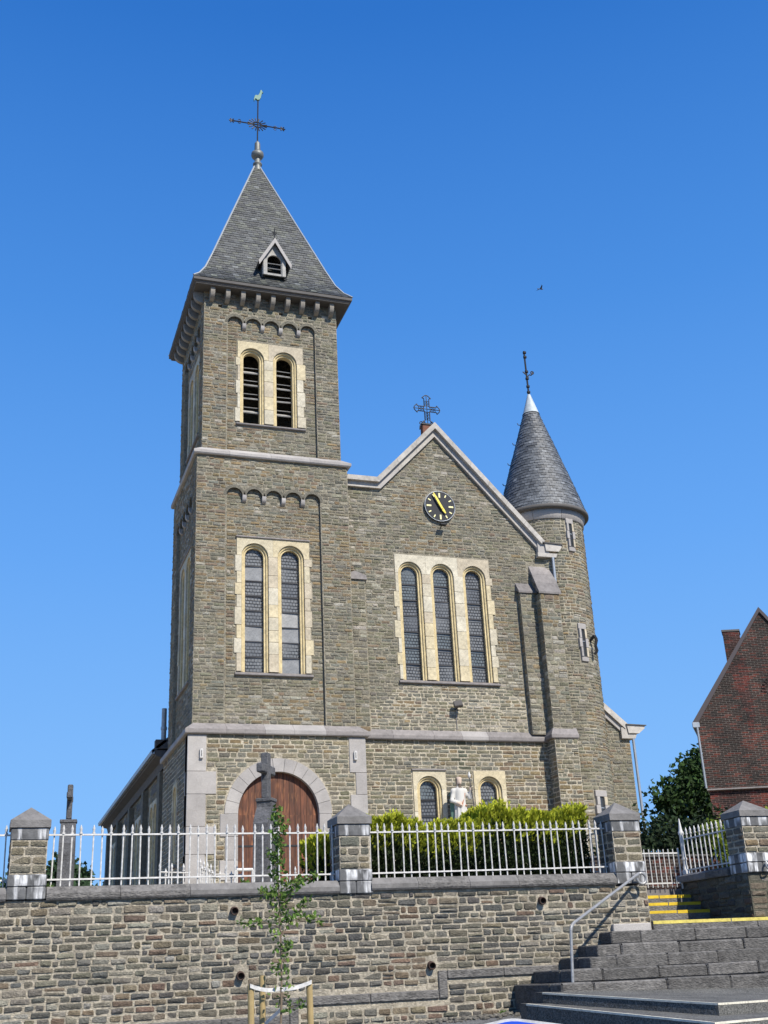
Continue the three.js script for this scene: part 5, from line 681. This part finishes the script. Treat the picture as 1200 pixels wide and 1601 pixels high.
// ---------------------------------------------------------------- statue against the nave wall
{
  R = rng(1001); const st = thing('statue', 'weathered painted statue of a robed bearded figure holding a staff between the small windows', 'statue'), X = 13.7, Z = -33.02, B = 3.85;
  mesh(st, 'pedestal', new GB().cbox(X - 0.3, X + 0.32, G, B - 0.1, -33.42, Z + 0.28, 0.02).cbox(X - 0.36, X + 0.38, B - 0.098, B, -33.43, Z + 0.34, 0.02), M.pale[0]);
  const cap = (p, a, b, ra, rb) => { const ab = V().subVectors(b, a), t = Math.max(0, Math.min(1, V().subVectors(p, a).dot(ab) / ab.lengthSq())); return p.distanceTo(a.clone().addScaledVector(ab, t)) - (ra + (rb - ra) * t); }, sm = (a, b, k) => { const h = Math.max(0, Math.min(1, 0.5 + 0.5 * (b - a) / k)); return b + (a - b) * h - k * h * (1 - h); };
  const bones = [[[0, 0.0, 0], [0, 0.75, 0], 0.27, 0.2], [[0, 0.75, 0], [0, 1.18, 0], 0.2, 0.185], [[-0.2, 1.2, 0], [0.2, 1.2, 0], 0.095, 0.095], [[0, 1.22, 0], [0, 1.38, 0.02], 0.06, 0.055], [[0.0, 1.44, 0.02], [0.0, 1.54, 0.03], 0.092, 0.102], [[0, 1.40, 0.075], [0, 1.33, 0.085], 0.045, 0.03], [[0, 1.47, 0.11], [0, 1.44, 0.125], 0.02, 0.022], [[-0.2, 1.18, 0], [-0.3, 0.93, 0.06], 0.075, 0.06], [[-0.3, 0.93, 0.06], [-0.1, 0.82, 0.2], 0.06, 0.045], [[-0.1, 0.82, 0.2], [-0.04, 0.78, 0.22], 0.045, 0.035], [[0.2, 1.18, 0], [0.33, 1.0, 0.08], 0.075, 0.06], [[0.33, 1.0, 0.08], [0.34, 1.24, 0.16], 0.06, 0.042], [[0.34, 1.24, 0.16], [0.345, 1.3, 0.17], 0.045, 0.04], [[-0.1, 0.02, 0.08], [-0.08, 0.7, 0.05], 0.14, 0.1], [[0.12, 0.02, 0.1], [0.08, 0.7, 0.06], 0.15, 0.1]].map(([a, b, r1, r2]) => [V(...a), V(...b), r1, r2]);
  const res = 56, mc = new MarchingCubes(res, M.white, false, false, 120000), half = 0.9, ctr = V(0.02, 0.78, 0.04); mc.isolation = 0;
  for (let k = 0; k < res; k++) for (let j = 0; j < res; j++) for (let i = 0; i < res; i++) { const p = V((i - res / 2) / (res / 2), (j - res / 2) / (res / 2), (k - res / 2) / (res / 2)).multiplyScalar(half).add(ctr); let d = 9; for (const b of bones) d = sm(d, cap(p, ...b), 0.035); if (p.y < 0.8) d += 0.012 * Math.sin(Math.atan2(p.x, p.z) * 11); mc.field[i + j * res + k * res * res] = -Math.max(d, -p.y); }
  mc.update(); let bg = new THREE.BufferGeometry(); bg.setAttribute('position', new THREE.BufferAttribute(mc.positionArray.slice(0, mc.count * 3), 3)); bg = mergeVertices(bg, 1e-4); const pa = bg.attributes.position, col = []; for (let i = 0; i < pa.count; i++) { const x = pa.getX(i) * half + ctr.x, y = pa.getY(i) * half + ctr.y, z = pa.getZ(i) * half + ctr.z; pa.setXYZ(i, X + x * 0.95, B + y * 1.06, Z + z); const beard = y > 1.29 && y < 1.405 && z > 0.055 && Math.abs(x) < 0.06, hair = y > 1.3 && (z < 0.03 || y > 1.6 || Math.abs(x) > 0.085), face = y > 1.36 && !hair, hand = (x < 0 && z > 0.17 && y > 0.72 && y < 0.9 && x > -0.2) || (x > 0.28 && y > 1.2); const c = beard || hair ? [0.10, 0.075, 0.055] : face || hand ? [0.52, 0.41, 0.33] : [0.52, 0.50, 0.46]; col.push(...c); }
  bg.setAttribute('color', new THREE.Float32BufferAttribute(col, 3)); bg.computeVertexNormals(); mesh(st, 'robed_figure', bg, new THREE.MeshStandardMaterial({ vertexColors: true, roughness: 0.85 }));
  const cl = new GB(), fold = (t, y) => V(X - 0.27 - 0.05 * Math.sin(t * 5) + t * 0.1, B + y, Z - 0.12 + t * 0.2); for (let k = 0; k < 8; k++) for (let j = 0; j < 10; j++) { const y = (q) => 0.25 + q / 10 * 0.98; cl.quad(fold(k / 8, y(j)), fold((k + 1) / 8, y(j)), fold((k + 1) / 8, y(j + 1)), fold(k / 8, y(j + 1))); } mesh(st, 'green_cloak', cl, new THREE.MeshStandardMaterial({ color: C(0.10, 0.18, 0.14), roughness: 0.9, side: THREE.DoubleSide })); mesh(st, 'sash', new GB().bar(V(X + 0.14, B + 1.2, Z + 0.1), V(X - 0.02, B + 0.8, Z + 0.21), 0.03, 6).bar(V(X - 0.16, B + 0.84, Z + 0.13), V(X + 0.16, B + 0.82, Z + 0.16), 0.03, 6), new THREE.MeshStandardMaterial({ color: C(0.34, 0.15, 0.09), roughness: 0.9 })); mesh(st, 'staff', new GB().bar(V(X + 0.46, B, Z + 0.24), V(X + 0.3, B + 1.66, Z + 0.19), 0.02, 8), M.timber); const fl = new THREE.LatheGeometry([[0, 0], [0.045, 0.04], [0.05, 0.1], [0.02, 0.19], [0, 0.22]].map(([a, b]) => new THREE.Vector2(a, b)), 12); fl.translate(X + 0.3, B + 1.64, Z + 0.19); mesh(st, 'staff_head', fl, M.white); rebase(st, X, G, Z);
}

// ---------------------------------------------------------------- young tree in front of the wall, with its supports
{
  R = rng(1101); const t = thing('young_tree', 'thin young tree with sparse leaves planted before the retaining wall', 'tree'), x = 3.67, z = -15.3, y0 = streetY(x, z) - 0.05, tr = new GB(), g = new GB(), pts = []; for (let k = 0; k <= 14; k++) { const q = k / 14; pts.push(V(x + 0.03 * Math.sin(q * 5) + 0.05 * q, y0 + (2.17 - y0) * q, z + 0.02 * Math.sin(q * 7))); } for (let k = 0; k < 14; k++) tr.bar(pts[k], pts[k + 1], 0.018 * (1 - k / 17), 7, 0.018 * (1 - (k + 1) / 17));
  const leaf = (p, l) => { const d = rdir().add(V(0, 0.2, 0.2)).normalize(), f = rr(0.7, 1.35); g.col = R() < 0.3 ? C(0.17 * f, 0.24 * f, 0.05 * f) : C(0.085 * f, 0.155 * f, 0.03 * f); leafQuad(g, p, d, V().crossVectors(d, rdir()).normalize(), l, l * 0.62); };
  const twig = (y, dx, dy, dz, n, L) => { const q = (y - y0) / (2.17 - y0), i = Math.min(13, Math.floor(q * 14)), a = pts[i].clone().lerp(pts[i + 1], q * 14 - i), b = a.clone().add(V(dx, dy, dz)); const mid = a.clone().lerp(b, 0.5).add(V(0, 0.04, 0)); tr.bar(a, mid, 0.007, 5, 0.005); tr.bar(mid, b, 0.005, 5, 0.003); for (let k = 0; k < n; k++) { const s = rr(0.25, 1.05); leaf(a.clone().lerp(mid, Math.min(1, s * 2)).lerp(b, Math.max(0, s * 2 - 1)).add(rdir().multiplyScalar(0.045)), rr(0.05, 0.085)); } };
  for (let k = 0; k < 560; k++) { const y = R() < 0.78 ? rr(0.68, 2.17) : rr(-0.36, 0.68); const q = (y - y0) / (2.17 - y0), i = Math.min(13, Math.floor(q * 14)), w = y > 1.1 ? 0.085 : 0.12; leaf(pts[i].clone().lerp(pts[i + 1], Math.min(1, q * 14 - i)).add(V(rr(-w, w), 0, rr(-w, w))), rr(0.05, 0.085)); }
  twig(1.03, 0.5, 0.24, 0.1, 60, 1); twig(1.08, 0.29, 0.09, 0.2, 40, 1); twig(0.68, 0.56, 0.02, 0.05, 54, 1); twig(0.5, 0.4, 0.45, -0.1, 50, 1); twig(0.63, -0.54, 0.07, 0.1, 46, 1); twig(1.0, -0.3, 0.05, 0.2, 34, 1); twig(1.35, -0.14, 0.18, 0, 20, 1); twig(1.7, 0.13, 0.22, 0.05, 26, 1); twig(-0.4, 0.27, 0.09, 0.15, 34, 1); twig(0.8, 0.18, 0.32, 0.2, 34, 1); twig(0.27, 0.09, 0.14, 0.1, 18, 1);
  mesh(t, 'trunk', tr, new THREE.MeshStandardMaterial({ color: C(0.16, 0.12, 0.08), roughness: 0.9 })); mesh(t, 'foliage', g, M_leaf); rebase(t, x, y0, z);
  const s = thing('tree_support', 'three round wooden stakes with white straps holding the young tree', 'tree stakes'), stake = (px, pz, top, lean) => mesh(s, 'stake', new GB().bar(V(px, streetY(px, pz) - 0.1, pz), V(px + lean, top, pz), 0.042, 12), M.stake); stake(3.33, -15.3, -0.045, -0.01); stake(4.11, -15.32, -0.03, -0.02); stake(3.55, -15.65, 0.06, 0.0);
  const strap = (a, b, sag) => { const e = new GB(), P = []; for (let k = 0; k <= 6; k++) P.push(a.clone().lerp(b, k / 6).add(V(0, -sag * Math.sin(k / 6 * PI), 0))); for (let k = 0; k < 6; k++) { const w = V(0, 0.024, 0), n = V(0, 0, 0.008); for (const q of [1, -1]) e.quad(P[k].clone().sub(w).addScaledVector(n, q), P[k + 1].clone().sub(w).addScaledVector(n, q), P[k + 1].clone().add(w).addScaledVector(n, q), P[k].clone().add(w).addScaledVector(n, q)); e.quad(P[k].clone().add(w).add(n), P[k + 1].clone().add(w).add(n), P[k + 1].clone().add(w).sub(n), P[k].clone().add(w).sub(n)); } mesh(s, 'strap', e, M.white); }; strap(V(3.30, -0.055, -15.25), V(3.69, -0.11, -15.27), 0.03); strap(V(3.71, -0.117, -15.27), V(4.11, -0.045, -15.27), 0.02); strap(V(3.56, -0.52, -15.58), V(3.69, -0.36, -15.28), 0.0); strap(V(3.62, -0.56, -15.3), V(3.71, -0.54, -15.27), 0.0); rebase(s, 3.7, streetY(3.7, -15.4), -15.4);
}
{ // blue board at the roadside
  const b = thing('blue_sign', 'blue board with a white edge standing by the street', 'sign'), m = new THREE.Matrix4().makeTranslation(2.70, 0, -6.0).multiply(new THREE.Matrix4().makeRotationY(-0.3)), y = -0.245, o = [[-0.3, -0.8], [0.3, -0.8], [0.3, y - 0.06], [0.27, y - 0.04], [0.035, y - 0.002], [0, y], [-0.035, y - 0.002], [-0.27, y - 0.04], [-0.3, y - 0.06]], k = o.map(([u, v]) => [u * 0.95, v < -0.7 ? -0.785 : v - 0.013]); mesh(b, 'edge', extr(poly(o), -0.012, 0, m), M.white); mesh(b, 'panel', extr(poly(k), 0.001, 0.006, m), new THREE.MeshStandardMaterial({ color: C(0.012, 0.075, 0.60), roughness: 0.5 })); const gy = streetY(2.7, -6); mesh(b, 'leg', new GB().bar(V(-0.2, gy - 0.05, -0.03).applyMatrix4(m), V(-0.2, -0.5, -0.03).applyMatrix4(m), 0.02, 8), M.zinc); mesh(b, 'leg', new GB().bar(V(0.2, gy - 0.05, -0.03).applyMatrix4(m), V(0.2, -0.5, -0.03).applyMatrix4(m), 0.02, 8), M.zinc); rebase(b, 2.7, gy, -6);
}

// ---------------------------------------------------------------- brick house and garden wall
const brickTex = (() => { const q = rng(55), rows = 32, cols = 8, tone = Array.from({ length: rows * cols }, () => q()); return tex(1024, (u, v) => { const r = Math.floor(v * rows), fv = v * rows - r, uu = u * cols + (r % 2) * 0.5, c = Math.floor(uu) % cols, fu = uu - Math.floor(uu), t = tone[r * cols + c], n = nz(u, v, 60, 3), big = nz2(u, v, 4, 4) * 2 - 0.5; if (fv < 0.16 || fu < 0.055) return grey(0.40 + 0.2 * (n - 0.5) + 0.12 * (big - 0.5)); const d = 0.72 + 0.5 * (t - 0.5) + 0.5 * (n - 0.5) + 0.3 * (big - 0.5); return t > 0.72 ? [0.36 * d, 0.17 * d, 0.13 * d] : [0.26 * d, 0.17 * d, 0.15 * d]; }, true); })();
const brickM = new THREE.MeshStandardMaterial({ color: C(0.88, 0.80, 0.70), map: rep(brickTex, 0.5, 0.45), roughness: 0.95, bumpMap: rep(grainBump, 2), bumpScale: 0.008 });
const brickRed = new THREE.MeshStandardMaterial({ map: rep(brickTex, 0.5, 0.45), color: C(0.86, 0.55, 0.48), roughness: 0.95 });
{
  const h = thing('brick_house', 'dark red brick house gable with chimney and grey drainpipe', 'house'), m = basis(V(25.3, 0, -37), V(0.943, 0, 0.334), V(-0.613, 0, 0.79));
  mesh(h, 'gable_wall', extr(poly([[0.08, 5.86], [6.2, 5.86], [6.2, 8.4], [3.14, 12.58], [0.08, 8.4]]), -9, 0, m), brickM); mesh(h, 'lower_wall', extr(poly([[0.12, G - 0.3], [6.16, G - 0.3], [6.16, 5.8], [0.12, 5.8]]), -8.9, -0.1, m), brickRed); mesh(h, 'ledge', new GB().cbox(0.04, 6.25, 5.80, 5.86, -9, 0.05, 0.01, m), M.blue[1]);
  for (const sd of [-1, 1]) { mesh(h, 'roof_slope', extr(poly(sd < 0 ? [[-0.12, 8.36], [0.02, 8.24], [3.14, 12.6], [3.14, 12.8]] : [[6.4, 8.36], [6.26, 8.24], [3.142, 12.6], [3.142, 12.8]]), -9.1, 0.07, m), new THREE.MeshStandardMaterial({ color: C(0.06, 0.05, 0.055), roughness: 0.8 })); }
  const chm = m.clone().multiply(new THREE.Matrix4().makeTranslation(1.92, 0, -0.32)).multiply(new THREE.Matrix4().makeRotationY(rad(0))); const ch = mesh(h, 'chimney', new GB().cbox(-0.36, 0.3, 9.5, 11.86, -0.3, 0.3, 0.01, chm), brickRed); mesh(ch, 'chimney_cap', new GB().cbox(-0.39, 0.33, 11.862, 11.95, -0.33, 0.33, 0.01, chm), M.timber);
  mesh(h, 'repaired_bricks', extr(poly([[1.6, 10.5], [2.2, 10.9], [2.35, 10.2], [2.25, 9.6], [2.3, 8.6], [2.05, 7.6], [2.0, 8.5], [1.85, 9.2], [1.75, 9.8]]), 0.0, 0.004, m), brickRed);
  mesh(h, 'drainpipe', new GB().bar(V(0.03, 8.15, 0.06).applyMatrix4(m), V(0.03, 5.88, 0.06).applyMatrix4(m), 0.045, 10), M.zinc); mesh(h, 'gutter_end', new GB().cbox(-0.14, 0.14, 8.15, 8.36, -9, 0.1, 0.02, m), M.zinc);
  const w = group(h, 'window'); mesh(w, 'frame', extr(archShape(3.3, 0.7, 8.6, 9.75), 0.0, 0.03, m), M.white); mesh(w, 'pane', extr(archShape(3.3, 0.56, 8.68, 9.67), 0.03, 0.036, m), M.glass[1]); for (let k = 0; k < 13; k++) { const a = PI - (k + 0.5) / 13 * PI, mm = m.clone().multiply(new THREE.Matrix4().makeTranslation(3.3 + 0.49 * Math.cos(a), 9.4 + 0.49 * Math.sin(a), 0)).multiply(new THREE.Matrix4().makeRotationZ(a)); mesh(w, 'arch_brick', new GB().box(-0.11, 0.11, -0.045, 0.045, 0, 0.03, mm), brickRed); } rebase(h, 28, G, -37);
  const g = thing('garden_wall', 'low dark brick wall behind the entrance gate', 'wall'); mesh(g, 'brickwork', new GB().box(12.6, 19, G - 0.2, 2.15, -23.4, -23.1), brickM); mesh(g, 'wall_coping', new GB().cbox(12.56, 19.04, 2.152, 2.2, -23.44, -23.06, 0.01), M.kerb[0]); rebase(g, 15.8, G, -23.25);
}
{ // a bird in flight
  const b = thing('bird', 'small dark bird flying over the church roof', 'bird'), p = V(22.449, 29.247, -40), g = new GB(), m = new THREE.Matrix4().makeTranslation(p.x, p.y, p.z); const q = (x, y, z) => V(x, y, z).applyMatrix4(m); g.bar(q(-0.1, 0, 0), q(0.06, 0.01, 0), 0.012, 7, 0.035).bar(q(0.06, 0.01, 0), q(0.13, 0.02, 0), 0.035, 7, 0.01).bar(q(-0.1, 0, 0), q(-0.17, -0.01, 0), 0.014, 5, 0.022); mesh(b, 'body', g, M.timber); for (const s of [-1, 1]) mesh(b, 'wing', new GB().quad(q(-0.05, 0.02, s * 0.02), q(0.05, 0.02, s * 0.02), q(0.03, 0.1, s * 0.16), q(-0.02, 0.1, s * 0.16)).tri(q(0.03, 0.1, s * 0.16), q(-0.12, 0.05, s * 0.3), q(-0.02, 0.1, s * 0.16)), new THREE.MeshStandardMaterial({ color: C(0.04, 0.04, 0.04), roughness: 0.9, side: THREE.DoubleSide })); rebase(b, p.x, p.y, p.z);
}
{ // loose stones where the street meets the wall, and weeds on the coping
  R = rng(1301); const g = new GB(); for (let k = 0; k < 420; k++) { const x = rr(5.4, 8.6), z = WZ + 0.06 + Math.abs(rr(0, 0.75)) * R(), r = rr(0.012, 0.045), f = rr(0.7, 1.3), p = V(x, streetY(x, z) + r * 0.4, z), t = new THREE.IcosahedronGeometry(r, 0); g.col = C(0.2 * f, 0.185 * f, 0.155 * f); g.off = [rr(0, 3), rr(0, 3)]; g.add(t, new THREE.Matrix4().makeTranslation(p.x, p.y, p.z).multiply(new THREE.Matrix4().makeRotationY(rr(0, 6))).multiply(new THREE.Matrix4().makeScale(1.3, 0.7, 1))); }
  const m = mesh(scene, 'rubble', g, stoneM); m.userData = { kind: 'stuff', label: 'loose stone rubble along the foot of the retaining wall', category: 'rubble' };
  for (const [x, y, z, n, lab] of [[3.98, 1.455, WZ - 0.1, 26, 'small weed growing on the coping before the church door'], [0.95, 1.455, WZ - 0.2, 20, 'small weed on the coping at the foot of the first pier'], [8.2, streetY(8.2, WZ + 0.1), WZ + 0.1, 34, 'weed tuft at the foot of the wall near the bottom step']]) { const w = thing('weed_tuft', lab, 'weed'), b = new GB(); for (let k = 0; k < n; k++) { const d = V(rr(-1, 1), rr(0.5, 1.4), rr(-0.6, 1)).normalize(), f = rr(0.7, 1.3); b.col = C(0.10 * f, 0.17 * f, 0.035 * f); leafQuad(b, V(x + rr(-0.06, 0.06), y - 0.01, z + rr(-0.03, 0.03)), d, V().crossVectors(d, rdir()).normalize(), rr(0.05, 0.12), 0.028); } mesh(w, 'leaves', b, M_leaf); rebase(w, x, y, z); }
}
renderer.render(scene, camera);
